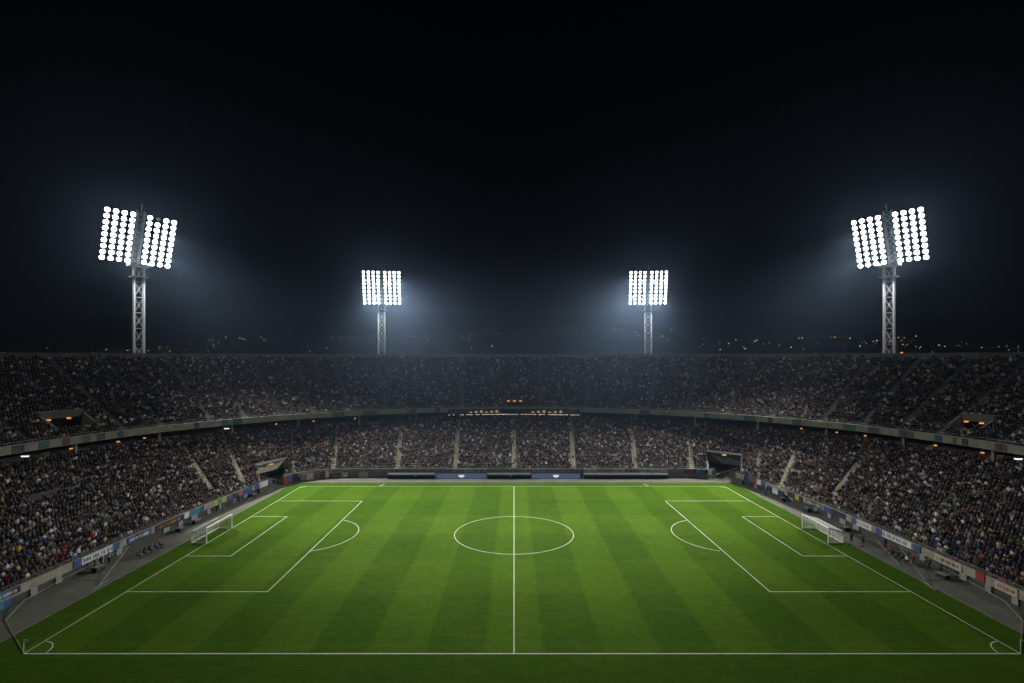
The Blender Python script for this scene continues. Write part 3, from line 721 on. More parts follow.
def tower(x, y, zc, label, W=3.95, Hh=6.7, tilt=26, split=5, sp=1.9, dead=None, power=1.0, mast=1.15, aim=(-5, 55), cone=52, aimat=(-20, 108)):
    root = empty('floodlight_tower', (x, y, 0)); tag(root, label, 'floodlight tower')
    sg_ = 1 if x < 0 else -1; yaw = math.atan2(aim[0] * sg_ - x, -(aim[1] - y))           # local -Y looks at the pitch
    Rz = Matrix.Rotation(yaw, 4, 'Z')
    ztop = zc + Hh + 1.2; hw = mast
    ch = [Rz @ Vector((a * hw, b * hw * .45, 0)) for a, b in ((-1, -1), (1, -1), (1, 1), (-1, 1))]
    zm = zc - Hh - 1.0
    for c in ch: MB().tube(c, c + Vector((0, 0, zm)), .23, 8).build('mast_chord', M['mast'], root)
    mb = MB(); n = int(zm / 4.2)
    for a in range(4):
        c, d = ch[a], ch[(a + 1) % 4]
        for k in range(n):
            z0, z1 = zm * k / n, zm * (k + 1) / n; z = Vector((0, 0, z0)); w = Vector((0, 0, z1))
            mb.tube(c + z, d + w, .042, 5); mb.tube(d + z, c + w, .042, 5); mb.tube(c + w, d + w, .04, 5)
    mb.build('lattice', M['mast'], root)
    mb = MB()                                                        # platform under the lamp field
    mb.box((0, 0, zm), (hw * 2 + 2.6, hw * 1.6 + 2.2, .25), Rz.to_3x3()); 
    for k in (-1, 1): mb.box(Rz @ Vector((k * (hw + 1.2), 0, zm + .6)), (.1, hw * 1.6 + 2, 1.0), Rz.to_3x3())
    mb.box((0, 0, zm - 3.2), (hw * 2 + 1.8, hw * 1.6 + 1.2, .2), Rz.to_3x3())
    mb.build('platform', M['mast'], root)
    Rt = Rz @ Matrix.Rotation(R(tilt), 4, 'X')
    mb = MB()                                                        # lattice spine between the panels
    q = [Vector((a, b, c)) for a in (-.9, .9) for b in (.6, 2.0) for c in (-Hh - 1.0, Hh + 1.0)]
    def X(p): return (Rt @ Vector(p)) + Vector((0, 0, zc))
    for a in (-.9, .9):
        for b in (.6, 2.0): mb.tube(X((a, b, -Hh - 1)), X((a, b, Hh + 1)), .17, 6)
    for k in range(9):
        z0, z1 = -Hh - 1 + (2 * Hh + 2) * k / 9, -Hh - 1 + (2 * Hh + 2) * (k + 1) / 9
        mb.tube(X((-.9, .6, z0)), X((.9, .6, z1)), .09, 5); mb.tube(X((.9, .6, z0)), X((-.9, .6, z1)), .09, 5); mb.tube(X((-.9, .6, z0)), X((.9, .6, z0)), .08, 5)
        mb.tube(X((-.9, 2, z0)), X((.9, 2, z1)), .09, 5)
    mb.tube(X((0, 1.2, Hh + 1)), X((0, 1.2, Hh + 3.2)), .06, 5)
    mb.build('spine', M['mast'], root)
    sl_ = bpy.data.lights.new('mast_lamp', 'SPOT'); sl_.energy = 10000 * power; sl_.spot_size = R(62); sl_.spot_blend = .8; sl_.shadow_soft_size = .05   # fill light added to brighten the mast, no fixture holds it
    so_ = bpy.data.objects.new('mast_lamp', sl_); COL.objects.link(so_); so_.location = Vector((x, y, zm - .5)) + Rz @ Vector((0, -9, 0))
    so_.rotation_euler = (Vector((x, y, zm - 13)) - so_.location).to_track_quat('-Z', 'Y').to_euler()
    for s in (-1, 1):
        frame = MB()
        for k in range(9): frame.box((0, 1.0, -Hh + 2 * Hh * k / 8), (2 * W - 2.2, .16, .22))
        for k in range(4): frame.box(((k - 1.5) * sp, 1.15, 0), (.18, .14, 2 * Hh + .8))
        frame.box((-s * (W - .6), 1.3, 0), (1.9, .2, .3)); frame.box((-s * (W - .6), 1.3, 5), (1.9, .2, .3)); frame.box((-s * (W - .6), 1.3, -5), (1.9, .2, .3))
        pn = frame.build('lamp_panel', M['dark_metal'], root)
        loc = X((s * (W + .85), 0, 0)); pn.location = loc
        pn.rotation_euler = (Rt @ Matrix.Rotation(R(s * -split), 4, 'Z')).to_euler()
        for r_ in range(9):
            for c in range(4):
                lamp_object(pn, ((c - 1.5) * sp, 0, Hh - 2 * Hh * r_ / 8), dead == (s, r_, c))
        # the beam this panel throws on the ground
        for q in range(4):
            ld = bpy.data.lights.new('beam', 'SPOT'); ld.energy = BEAM * power; ld.spot_size = R(cone); ld.spot_blend = 1.0; ld.shadow_soft_size = .05
            ld.color = (1.0, .97, .90)
            lo = bpy.data.objects.new('beam', ld); COL.objects.link(lo)
            off = Vector(((q % 2 - .5) * 2 * sp, -1.2, (q // 2 - .5) * Hh))
            wl = Vector((x, y, 0)) + loc + (Rt.to_3x3() @ off)
            tg = Vector((aimat[0] * (1 if x < 0 else -1) + s * 9, aimat[1], 0)); lo.location = wl
            lo.rotation_euler = (tg - wl).to_track_quat('-Z', 'Y').to_euler()
    return root
tower(-107.5, 136, 66.0, 'tall floodlight mast behind the left stand, with one dead lamp in its top row', dead=(1, 0, 1))
tower(107.5, 136, 66.0, 'tall floodlight mast behind the right stand, every lamp lit')
tower(-73, 262, 72.0, 'smaller-looking floodlight mast beyond the far rim, left of the halfway line', tilt=10, split=4, power=1.15, cone=40, aimat=(0, 114), aim=(-55, 20), mast=1.8, W=4.85, Hh=8.3, sp=2.55)
tower(74, 262, 72.0, 'smaller-looking floodlight mast beyond the far rim, right of the halfway line', tilt=10, split=4, power=1.15, cone=40, aimat=(0, 114), aim=(-55, 20), mast=1.8, W=4.85, Hh=8.3, sp=2.55)

# ------------------------------------------------------------------ goals
def goal(s, label):
    root = empty('goal', (gx(s, PX, 83.8) + (.55 if s > 0 else 0), 83.8, 0)); tag(root, label, 'goal')
    hw, h, hb, dp = 3.6, 2.62, 2.0, 2.5
    for y in (-hw, hw): MB().tube((0, y, 0), (0, y, h), .11, 8).build('post', M['white_metal'], root)
    MB().tube((0, -hw - .08, h), (0, hw + .08, h), .11, 8).build('crossbar', M['white_metal'], root)
    mb = MB(); X_ = s * dp
    for y in (-hw, hw):
        mb.tube((0, y, h), (X_, y, hb), .08); mb.tube((X_, y, hb), (X_, y, 0), .08); mb.tube((0, y, .08), (X_, y, .08), .08)
    mb.tube((X_, -hw, .08), (X_, hw, .08), .08); mb.tube((X_, -hw, hb), (X_, hw, hb), .08)
    mb.build('net_frame', M['white_metal'], root)
    mb = MB(); r = .03; st = .27
    ny = int(2 * hw / st); nx = int(dp / st); nz = int(hb / st)
    for k in range(1, ny):
        y = -hw + 2 * hw * k / ny; mb.tube((0, y, h), (X_, y, hb), r, 3); mb.tube((X_, y, hb), (X_, y, .05), r, 3)
    for k in range(1, nx):
        x = X_ * k / nx; z = h + (hb - h) * k / nx; mb.tube((x, -hw, z), (x, hw, z), r, 3)
        for y in (-hw, hw): mb.tube((x, y, z), (x, y, .05), r, 3)
    for k in range(1, nz):
        z = hb * k / nz; mb.tube((X_, -hw, z), (X_, hw, z), r, 3)
        for y in (-hw, hw): mb.tube((0, y, z * h / hb), (X_, y, z), r, 3)
    mb.build('net', M['net'], root)
goal(-1, 'white goal with a box net at the left end of the pitch')
goal(1, 'white goal with a box net at the right end of the pitch')

# corner flags
for s, nm in ((-1, 'left'), (1, 'right')):
    c = empty('corner_flag', (gx(s, PX, PY0), PY0, 0)); tag(c, f'small white corner flag on the near {nm} corner of the pitch', 'corner flag')
    MB().tube((0, 0, 0), (0, 0, 1.5), .03, 6).build('pole', M['white_metal'], c)
    mb = MB(); mb.add([(0.03, 0, 1.5), (.42, .05, 1.38), (.03, 0, 1.12), (.03, .02, 1.5), (.42, .07, 1.38), (.03, .02, 1.12)], [(0, 1, 2), (5, 4, 3), (0, 3, 4, 1), (1, 4, 5, 2)]); mb.build('flag', M['white_metal'], c)

# cables and stay ropes on the apron
def rope(name, pts, label, cat, r=.028, m='rope'):
    o3 = (pts[0][0], pts[0][1], 0); tag(MB().path(pts, r, 5).build(name, M[m], None, None), label, cat)
for s, nm in ((-1, 'left'), (1, 'right')):
    rope('barrier_rope', [(gx(s, PX + .1, 50), 49.9, .05), (s * 60.2, 56.2, .06), (s * 61.9, 60, .5), (s * 62.15, 66, .8), (s * 61.95, 72, 1.0), (s * 61.8, 76, 1.1)],
         f'long pale rope strung from the near {nm} corner flag along the stand wall', 'rope')
    rope('stay_rope', [(s * 56.4, 64.2, .04), (s * 61.8, 76.2, 1.1)], f'pale rope slanting from the turf edge to the wall behind the {nm} goal line', 'rope', .03)
    rope('stay_rope', [(s * 57.0, 66.6, .04), (s * 56.6, 63.6, .06)], f'short pale rope lying beside the turf edge near the {nm} penalty area', 'rope', .03)
    rope('stay_rope', [(s * 61.6, 66.8, .05), (s * 57.0, 66.6, .05)], f'pale rope lying straight across the apron at the near end of the {nm} stand', 'rope', .03)
    if s < 0:
        rope('stay_rope', [(-58.8, 82.4, .9), (-60.5, 79.2, .05)], 'pale stay rope of the stand behind the goal, by the seated photographers', 'rope', .03)
        rope('stay_rope', [(-58.6, 82.6, .9), (-56.9, 80.6, .05)], 'pale stay rope leaning down to the turf just before the goal', 'rope', .03)
        rope('stay_rope', [(-58.4, 102.5, .05), (-60.2, 112.5, .7)], 'pale rope on the far apron between goal and tunnel', 'rope', .03)
    else:
        rope('stay_rope', [(57.8, 71, .05), (60.8, 79.5, .8)], 'pale stay rope beside the two seated stewards on the apron', 'rope', .03)

# ------------------------------------------------------------------ advertising boards on the parapet
def board(t0, t1, z0, z1, cols, label, off=-.10, text=None, group=None, name='advertising_board', cat='advertising board', lit=0):
    fn = (lambda t: Fp(t, off)); tm = (t0 + t1) / 2; o3 = (*Fp(tm, off), z0)
    root = empty(name, o3); tag(root, label, cat, group)
    k = len(cols)
    for i, c in enumerate(cols):
        a = t0 + (t1 - t0) * i / k; b = t0 + (t1 - t0) * (i + 1) / k
        band(fn, lambda t: Fp(t, off + .07), z0, z1, a, b, 4).build('panel', BC[c], root, o3)
    if text:
        mb = MB(); t = t0 + (t1 - t0) * .12; zc = (z0 + z1) / 2; hh = (z1 - z0) * .27
        while t < t1 - (t1 - t0) * .12:
            w = random.uniform(.25, .6) * (t1 - t0) / 14
            a, b = Fp(t, off - .012), Fp(t + w, off - .012); h2 = hh * random.uniform(.7, 1)
            mb.quad(p3(a, zc - h2), p3(b, zc - h2), p3(b, zc + h2), p3(a, zc + h2)); t += w + (t1 - t0) * random.choice((.015, .02, .05))
        mb.build('lettering', BC[text], root, o3)
def tw(px):
    """angle on the front wall for a direction x / depth"""
    k = (px - 514) / 474.6; ts = np.linspace(TA, TB, 3000); q = np.array([Fp(t)[0] / Fp(t)[1] for t in ts]); return float(np.interp(-k, -q, ts))
def wb(pa, pb, *a, **kw): board(min(tw(pa), tw(pb)), max(tw(pa), tw(pb)), *a, **kw)
wb(-22, 20, 1.62, 2.40, ['navy', 'cyan', 'navy'], 'dark blue banner with pale lettering nearest the bottom corner of the left stand', text='white')
wb(-18, 15, .12, 1.26, ['blue', 'cyan', 'navy', 'blue'], 'glossy blue board standing in the wall recess below the dark blue banner', off=.55)
wb(73, 119, 1.36, 2.40, ['blue', 'white', 'white', 'white', 'white', 'blue'], 'long white banner with blue ends on the left stand parapet', text='slate blue')
wb(127, 151, 1.36, 2.35, ['blue', 'navy', 'blue'], 'blue banner with pale marks on the left stand parapet before the orange one', text='white')
wb(155, 183, 1.30, 2.40, ['navy', 'black', 'black', 'black'], 'black banner with orange lettering on the left parapet by the goal', text='orange')
wb(184, 204, 1.36, 2.35, ['blue', 'cyan', 'cyan', 'white'], 'cyan and blue banner on the left parapet just behind the goal')
wb(213, 226, 1.36, 2.45, ['yellow', 'green', 'yellow'], 'small yellow and green banner on the left parapet past the goal')
wb(227, 237, 1.36, 2.40, ['navy', 'purple'], 'narrow navy banner between the yellow-green and the pink-tipped banners')
wb(238, 252, 1.30, 2.45, ['blue', 'blue', 'pink'], 'blue banner with a pink tip on the left parapet')
wb(255, 272, 1.30, 2.55, ['purple', 'white', 'white', 'purple'], 'white and purple banner beside the pale concrete tunnel')
# right end stand
wb(744, 765, 1.30, 2.50, ['blue', 'white', 'red', 'blue', 'navy'], 'blue banner with white and red patches beside the dark tunnel')
wb(768, 784, .70, 1.9, ['navy', 'white', 'navy'], 'navy board with a white stripe low on the right wall past the tunnel', off=-.2)
wb(788, 803, 1.30, 2.35, ['black', 'yellow', 'black', 'black'], 'black banner with a yellow mark on the right parapet')
wb(806, 822, 1.32, 2.35, ['slate blue', 'navy', 'slate blue'], 'slate blue banner on the right parapet above the goal', text='cream')
wb(824, 846, 1.32, 2.35, ['navy', 'navy', 'blue'], 'plain navy banner on the right parapet just past the goal')
wb(852, 872, 1.36, 2.40, ['white', 'white', 'white', 'blue'], 'white banner with a blue end on the right stand parapet', text='slate blue')
wb(876, 912, 1.36, 2.40, ['white', 'white', 'white', 'white', 'blue'], 'long white banner with faint blue lettering on the right parapet by the photographers', text='slate blue')
wb(914, 921, 1.36, 2.40, ['blue'], 'short plain blue banner at the end of the long white one')
wb(935, 962, 1.36, 2.40, ['cream', 'cream', 'cream'], 'cream banner with dark lettering on the right parapet', text='black')
wb(976, 985, 1.30, 2.62, ['red', 'red'], 'red cloth banner draped over the right parapet')
wb(996, 1018, 1.36, 2.40, ['cream', 'cream'], 'cream banner with red lettering at the near end of the right parapet', text='red')
wb(300, 320, .15, 1.7, ['grey', 'cream', 'grey'], 'long grey hoarding on the far wall beside the small red-edged poster', off=-.1)
wb(350, 386, .15, 1.6, ['grey', 'grey', 'cream', 'grey'], 'long grey hoarding on the far wall left of the first team shelter', off=-.1)
wb(452, 487, 1.45, 2.45, ['cream', 'white', 'cream'], 'cream banner on the far parapet above the left LED board', text='red')
wb(522, 566, 1.45, 2.45, ['cream', 'cream', 'white', 'cream'], 'cream banner with faint dark marks on the far parapet above the right LED board', text='grey')
wb(584, 667, 1.55, 2.45, ['white', 'white', 'grey', 'white', 'cream', 'white'], 'very long white banner on the far parapet above the longest team shelter', text='cream')
# far touchline
def far_board(x0, x1, label):
    root = empty('advertising_board', ((x0 + x1) / 2, 125.0, 0)); tag(root, label, 'advertising board'); w = x1 - x0
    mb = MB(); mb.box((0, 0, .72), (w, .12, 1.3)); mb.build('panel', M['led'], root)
    mb = MB(); mb.box((0, .1, .05), (w, .5, .1)); mb.build('foot', M['dark_metal'], root)
    mb = MB(); n = 8                                                  # white shield-like emblem
    pts = [(-.75, 1.05), (.75, 1.05), (.75, .7), (.5, .45), (0, .3), (-.5, .45), (-.75, .7)]
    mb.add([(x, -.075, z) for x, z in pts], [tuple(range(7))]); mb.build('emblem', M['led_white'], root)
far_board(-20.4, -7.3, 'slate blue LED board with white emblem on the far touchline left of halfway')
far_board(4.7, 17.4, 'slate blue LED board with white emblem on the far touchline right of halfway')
def dugout(x0, x1, roofm, label):
    w = x1 - x0; root = empty('dugout', ((x0 + x1) / 2, 124.7, 0)); tag(root, label, 'dugout')
    mb = MB(); pr_ = []
    for k in range(7):
        a = k / 6 * math.pi / 2; pr_.append((1.0 - 1.3 * math.sin(a), 1.12 + .34 * math.cos(a)))
    mb.sweep([[(x, y, z) for y, z in pr_] for x in (-w / 2, w / 2)]); mb.sweep([[(x, y, z - .05) for y, z in pr_] for x in (-w / 2, w / 2)])
    mb.build('roof', roofm, root)
    mb = MB(); mb.box((0, 1.05, .70), (w, .08, 1.4)); mb.build('back_wall', M['dark_facade'], root)
    for s in (-1, 1):
        mb = MB(); mb.box((s * w / 2, .45, .65), (.08, 1.2, 1.28)); mb.build('side_panel', M['dark_facade'], root)
    mb = MB(); mb.box((0, .55, .42), (w - .4, .45, .08)); mb.box((0, .75, .2), (w - .4, .1, .38)); mb.build('bench', BC['navy'], root)
    return root
dugout(-33.2, -20.8, M['dark_facade'], 'dark team shelter on the far touchline at the left of the blue boards')
dugout(-7.0, 4.4, M['dark_facade'], 'dark team shelter between the two slate blue boards on the far touchline')
dugout(18.4, 40.4, M['dark_facade'], 'longest dark team shelter on the far touchline, under a white banner')
wb(683, 716, 1.2, 2.45, ['blue', 'white', 'navy', 'blue', 'cyan', 'blue', 'red', 'blue'], 'blue banner with white and red patches on the left side of the dark tunnel', off=-.12)
wb(668, 682, .1, 1.5, ['grey', 'grey'], 'plain grey panel on the far wall between the longest shelter and the blue banner', off=-.1)
wb(322, 329, .3, 2.0, ['white', 'red'], 'small white poster with a red edge on the far wall', off=-.1)
wb(342, 348, .3, 1.6, ['white'], 'small plain white board on the far wall', off=-.1)
wb(283, 298, .2, 2.1, ['navy', 'purple', 'red'], 'navy and red cloth hanging by the pale concrete tunnel', off=-.12)

# banners on the upper fascia
def fb(pa, pb, cols, label):
    ta, tb = sorted((t_of(pa), t_of(pb))); o3 = (*El((ta + tb) / 2, -.08), 14.5); root = empty('fascia_banner', o3); tag(root, label, 'banner')
    for i, c in enumerate(cols):
        a = ta + (tb - ta) * i / len(cols); b = ta + (tb - ta) * (i + 1) / len(cols)
        band(lambda t: El(t, -.10), lambda t: El(t, -.03), 14.5, 15.8, a, b, 4).build('panel', FC[c], root, o3)
FB = [(12, 24, ['navy', 'blue', 'red'], 'blue and red'), (39, 49, ['teal', 'cyan'], 'teal'), (63, 70, ['red'], 'dark red'), (82, 90, ['teal', 'green'], 'green-teal'), (97, 105, ['red', 'purple'], 'red and purple'),
      (118, 123, ['blue'], 'plain blue'), (194, 199, ['navy', 'blue'], 'navy'), (222, 229, ['teal', 'cyan'], 'teal'), (233, 242, ['purple', 'blue'], 'purple and blue'), (333, 344, ['teal', 'teal'], 'teal'),
      (363, 378, ['cyan', 'teal'], 'cyan and teal'), (407, 416, ['slate blue', 'yellow'], 'slate and yellow'), (435, 440, ['red'], 'red'), (640, 650, ['purple', 'slate blue'], 'purple'), (704, 711, ['teal'], 'teal'),
      (744, 756, ['teal', 'cyan'], 'teal'), (768, 773, ['red'], 'red'), (792, 801, ['slate blue', 'grey'], 'slate blue'), (843, 856, ['teal', 'teal'], 'wide teal'), (868, 879, ['red', 'blue'], 'red and blue'),
      (899, 914, ['red', 'blue', 'navy', 'blue'], 'striped blue and red'), (935, 942, ['blue'], 'bright blue'), (950, 956, ['grey', 'white'], 'grey and white'), (962, 968, ['black'], 'black'), (995, 1007, ['red', 'navy', 'red'], 'red and navy')]
sidew = lambda px: ('left' if px < 380 else 'right' if px > 690 else 'far')
cnt = {}
for pa, pb, cols, nm in FB:
    key = (nm, sidew(pa)); cnt[key] = cnt.get(key, 0) + 1
    k = cnt[key]; tot = sum(1 for f in FB if (f[3], sidew(f[0])) == key)
    lab = f"{nm} banner on the {sidew(pa)} side of the fascia" + (f", {ordn(k - 1)} such from {'the photo edge' if sidew(pa) == 'left' else 'the centre'}" if tot > 1 else '')
    fb(pa, pb, cols, lab)

# lamps under the fascia
def under_lamp(px, colr, label, z=13.55):
    t = t_of(px); c = El(t, 1.2); root = empty('bracket_lamp', p3(c, 0)); root.location.z = 0
    root.location = p3(c, z); tag(root, label, 'lamp')
    MB().tube((0, 0, .0), (0, 0, .8), .05, 6).build('bracket', M['dark_metal'], root)
    mb = MB(); w = 1.1 if colr == 'white_lamp' else .34
    mb.box((0, 0, -.1), (w, .4, .28)); mb.build('lens', M[colr], root)
    mb = MB(); mb.box((0, 0, .09), (w + .15, .5, .1)); mb.build('hood', M['dark_metal'], root)
def side_of(px): return 'left' if px < 514 else 'right'
ul = [(31, 'white_lamp'), (76, 'amber'), (122, 'amber'), (148, 'amber'), (229, 'white_lamp'), (278, 'amber'), (315, 'amber'), (356, 'amber'), (799, 'amber'), (834, 'amber'), (862, 'amber'), (931, 'amber'), (977, 'amber'), (1012, 'white_lamp')]
cc = {}
for px, c in ul:
    k = (side_of(px), c); cc[k] = cc.get(k, 0) + 1
    col = 'white' if c == 'white_lamp' else 'amber'
    under_lamp(px, c, f"small {col} lamp under the {side_of(px)} fascia, {ordn(cc[k] - 1)} {col} one from {'the photo edge' if px < 514 else 'the centre'}")
# rim lamps
for i, (px, z) in enumerate(((71, -1.9), (902, -.0), (853, -1.9), (791, -1.9))):
    k = (px - 514) / 474.6; ts = np.linspace(TA, TB, 3000); q = np.array([El(t, 30, 1.5)[0] / El(t, 30, 1.5)[1] for t in ts]); t = float(np.interp(-k, -q, ts)); c = El(t, 29.8, 1.5)
    root = empty('rim_lamp', p3(c, rimz(t) + z)); tag(root, ['small amber lamp on the rim wall of the left upper tier', 'red-amber lamp on the coping beside the right tall floodlight mast', 'small amber lamp below the rim wall left of the right tall mast', 'small amber lamp below the rim wall between the right masts'][i], 'lamp')
    mb = MB(); mb.box((0, 0, .35), (.9 if z < -1 else .5, .3, .3)); mb.build('lens', M['amber'], root)
    mb = MB(); mb.tube((0, .05, 0), (0, .05, .25), .06, 6); mb.build('bracket', M['dark_metal'], root)

# press box below the fascia on the halfway line
pb = empty('press_box', (0, El(90, -.2)[1], 14.0)); tag(pb, 'press box with amber windows and dark centre screen under the far fascia', 'press box')
o3 = pb.location
mb = band(lambda t: El(t, -.25), lambda t: El(t, -.02), 13.75, 15.35, t_of(580), t_of(448), 30); mb.build('wall', M['dark_facade'], pb, o3)
for i, (a, b) in enumerate([(469 + k * 5.2, 469 + k * 5.2 + 3.6) for k in range(6)] + [(531 + k * 5.6, 531 + k * 5.6 + 3.8) for k in range(6)]):
    fr = band(lambda t: El(t, -.33), lambda t: El(t, -.26), 13.98, 15.22, t_of(b), t_of(a), 3).build('window', M['dark_metal'], pb, o3)
    mb = band(lambda t: El(t, -.37), lambda t: El(t, -.34), 14.1, 14.5 + .6 * ((i * 7) % 3) / 3, t_of(b - .5), t_of(a + .5), 3); mb.build('pane', M['warm_window'], fr, o3)
band(lambda t: El(t, -.36), lambda t: El(t, -.26), 13.9, 15.3, t_of(529), t_of(501), 6).build('screen', M['black'], pb, o3)
mb = MB()
for k in range(58):                                                  # broken warm row of small lamps
    if random.random() < .16: continue
    t = t_of(449 + k * 2.27); c_ = El(t, -.45); mb.box(p3(c_, 13.52 + random.uniform(-.05, .05)), (random.uniform(.35, .7), .2, random.uniform(.12, .24)))
mb.build('strip_light', M['strip'], pb, o3)

# ------------------------------------------------------------------ people by the pitch
def bench(x, y0, y1, label):
    root = empty('bench', (x, (y0 + y1) / 2, 0)); tag(root, label, 'bench'); L = y1 - y0
    MB().box((0, 0, .40), (.36, L, .06)).build('seat', M['dark_metal'], root)
    for s in (-1, 1):
        for q in (-.15, .15): MB().tube((q, s * L * .42, 0), (q, s * L * .42, .38), .025, 6).build('leg', M['dark_metal'], root)
bench(-58.8, 73.6, 79.2, 'low dark bench of the photographers beside the left goal')
cols5 = ['olive', 'navy', 'black', 'blue', 'red']
for k in range(5):
    person((-58.8, 74.1 + k * 1.15, 0), (1, .1), ['sit', 'sit_lean', 'sit_clap', 'sit_lean', 'sit'][k], cols5[k], 'black', ['light', 'tan', 'light', 'brown', 'light'][k], ['brown', 'black', 'navy', 'black', 'fair'][k], ['short', 'short', 'cap', 'short', 'long'][k],
           f"photographer in {cols5[k]} sitting on the low bench beside the left goal")
bench(60.0, 70.9, 76.4, 'low dark bench of the photographers beside the right goal')
cols6 = ['red', 'black', 'navy', 'charcoal', 'white', 'maroon']
for k in range(6):
    person((60.0, 75.9 - k * .92, 0), (-1, .1), ['sit', 'sit_lean', 'sit', 'sit_clap', 'sit_lean', 'stand'][k], cols6[k], ['charcoal', 'black'][k % 2], ['light', 'tan', 'light', 'brown', 'light', 'light'][k], ['brown', 'black', 'black', 'black', 'fair', 'black'][k], ['short', 'short', 'cap', 'short', 'long', 'short'][k],
           f"photographer in {cols6[k]} {'standing at the near end of' if k == 5 else 'sitting on'} the low bench by the right stand")
for k, (x, y, c, po, lab) in enumerate(((57.3, 80.6, 'maroon', 'stand', 'steward in maroon standing on the turf edge beside the right goal'), (58.8, 79.9, 'purple', 'stand_photo', 'photographer in purple holding up a camera beside the right goal'),
                                         (58.3, 116.5, 'charcoal', 'stand', 'steward in charcoal standing by the banners near the dark tunnel'), (59.0, 110.8, 'navy', 'stand_clap', 'person in navy clapping on the right apron past the dark tunnel'), (58.2, 109.6, 'blue', 'stand', 'person in blue standing on the right apron past the dark tunnel'),
                                         (-61.0, 97.3, 'black', 'stand', 'person in black standing at the wall behind the left goal'), (-60.8, 99.0, 'maroon', 'stand_photo', 'person in maroon with raised hands at the wall behind the left goal'), (-60.0, 103.5, 'charcoal', 'stand', 'person in charcoal standing at the wall past the left goal'),
                                         (-56.4, 121.6, 'navy', 'stand', 'steward in navy standing beside the pale concrete tunnel'), (-54.9, 122.3, 'red', 'stand', 'person in red standing beside the pale concrete tunnel'), (-57.4, 120.5, 'purple', 'stand_clap', 'person in purple standing on the ramp side of the pale tunnel'))):
    person((x, y, 0), (-1 if x > 0 else 1, -.2), po, c, 'black', ['light', 'tan', 'brown'][k % 3], ['black', 'brown', 'fair'][k % 3], 'short', lab)
dug = [(-31.5, 'black', 0), (-29.2, 'navy', 0), (-26.0, 'white', 0), (-23.3, 'charcoal', 0), (-5.6, 'black', 1), (-3.2, 'olive', 1), (-1.0, 'white', 1), (1.6, 'navy', 1), (3.1, 'charcoal', 1),
       (20.6, 'orange', 2), (22.8, 'black', 2), (25.3, 'red', 2), (28.9, 'navy', 2), (31.6, 'grey', 2), (34.4, 'beige', 2), (37.8, 'charcoal', 2)]
dn = ['shelter left of both LED boards', 'shelter between the LED boards', 'longest shelter under the white banner']
for k, (x, c, d) in enumerate(dug):
    person((x, 125.25, .0), (0, -1), 'sit' if k % 3 else 'sit_lean', c, 'charcoal', ['light', 'tan', 'brown'][k % 3], ['black', 'brown', 'fair'][k % 3], 'short', f"person in {c} sitting on the bench in the {dn[d]}")

KIT = [(-60.6, 86.0, 'black camera case standing by the wall level with the left goal'), (-60.3, 90.2, 'black camera case lying at the wall behind the left goal, farther from the camera'), (-61.0, 69.6, 'dark equipment trunk on the apron where the left rope meets the wall'),
       (-59.6, 108.4, 'dark kit trunk on the far apron between the left goal and the pale tunnel'), (60.6, 86.6, 'black camera case standing by the wall behind the right goal'), (60.9, 67.4, 'dark equipment trunk at the wall beyond the seated photographers on the right'),
       (60.2, 97.5, 'dark kit trunk on the apron below the slate blue banner'), (59.6, 105.0, 'dark kit trunk on the apron below the black banner with the yellow mark')]
for x, y, lab in KIT:
    k = empty('equipment_case', (x, y, 0), random.uniform(-.3, .3)); tag(k, lab, 'case'); w_ = random.uniform(.7, 1.1); h_ = random.uniform(.45, .8)
    MB().box((0, 0, h_ * .45), (w_, 1.3, h_ * .9)).build('body', BC['black'], k)
    MB().box((0, 0, h_ * .95 + .003), (w_ + .04, 1.34, h_ * .1)).build('lid', M['grey_panel'], k)
    for q in (-.3, .3): MB().box((w_ / 2 + .03, q, h_ * .6), (.05, .12, .1)).build('latch', M['metal'], k)
for k, (x, y, c, po, lab) in enumerate(((61.3, 70.0, 'charcoal', 'stand', 'steward in charcoal standing at the right wall under the long white banner'), (61.5, 68.4, 'olive', 'stand_clap', 'person in olive standing at the right wall near the blue end banner'), (61.2, 78.2, 'black', 'stand', 'steward in black standing at the right wall behind the two by the goal'),
                                         (-61.7, 70.9, 'black', 'stand', 'steward in black standing at the left wall beneath the long white banner'), (-61.6, 72.2, 'grey', 'stand_photo', 'person in grey with raised hands at the left wall near the long white banner'))):
    person((x, y, 0), (-1 if x > 0 else 1, -.2), po, c, 'black', ['light', 'tan', 'brown'][k % 3], ['black', 'brown', 'fair'][k % 3], 'short', lab)

# ------------------------------------------------------------------ beyond the bowl: hillside, town, its lights
def hz_(x, y):
    k = max(0, min(1, (y - 300) / 620)); k = k * k * (3 - 2 * k)
    return k * (78 + 14 * math.sin(x * .004 + 1.3) + 7 * math.sin(x * .013) + 3 * math.sin(x * .041 + y * .02)) - .2
mb = MB(); xs = np.linspace(-1190, 1190, 90); ys = np.concatenate([np.linspace(290, 960, 40), [1040]])
mb.sweep([[(x, y, hz_(x, y)) for x in xs] for y in ys]); tag(mb.build('hills', M['terrain'], smooth=True), kind='structure')
Wn = emis('town_window', (1.0, .72, .40), .35); Wc = emis('cool_town_window', (.7, .9, 1.0), .35)
BL = [(-370, 420, 90, 9, 'long low hall'), (-280, 455, 60, 12, 'flat-roofed block'), (-215, 400, 70, 8, 'long low hall'), (-505, 470, 90, 10, 'wide dark block'), (-120, 470, 50, 12, 'small block'), (60, 480, 60, 11, 'small block'), (215, 450, 80, 9, 'long low hall'), (330, 420, 80, 10, 'flat-roofed block'), (430, 440, 70, 12, 'wide dark block'), (520, 470, 80, 10, 'long low hall')]
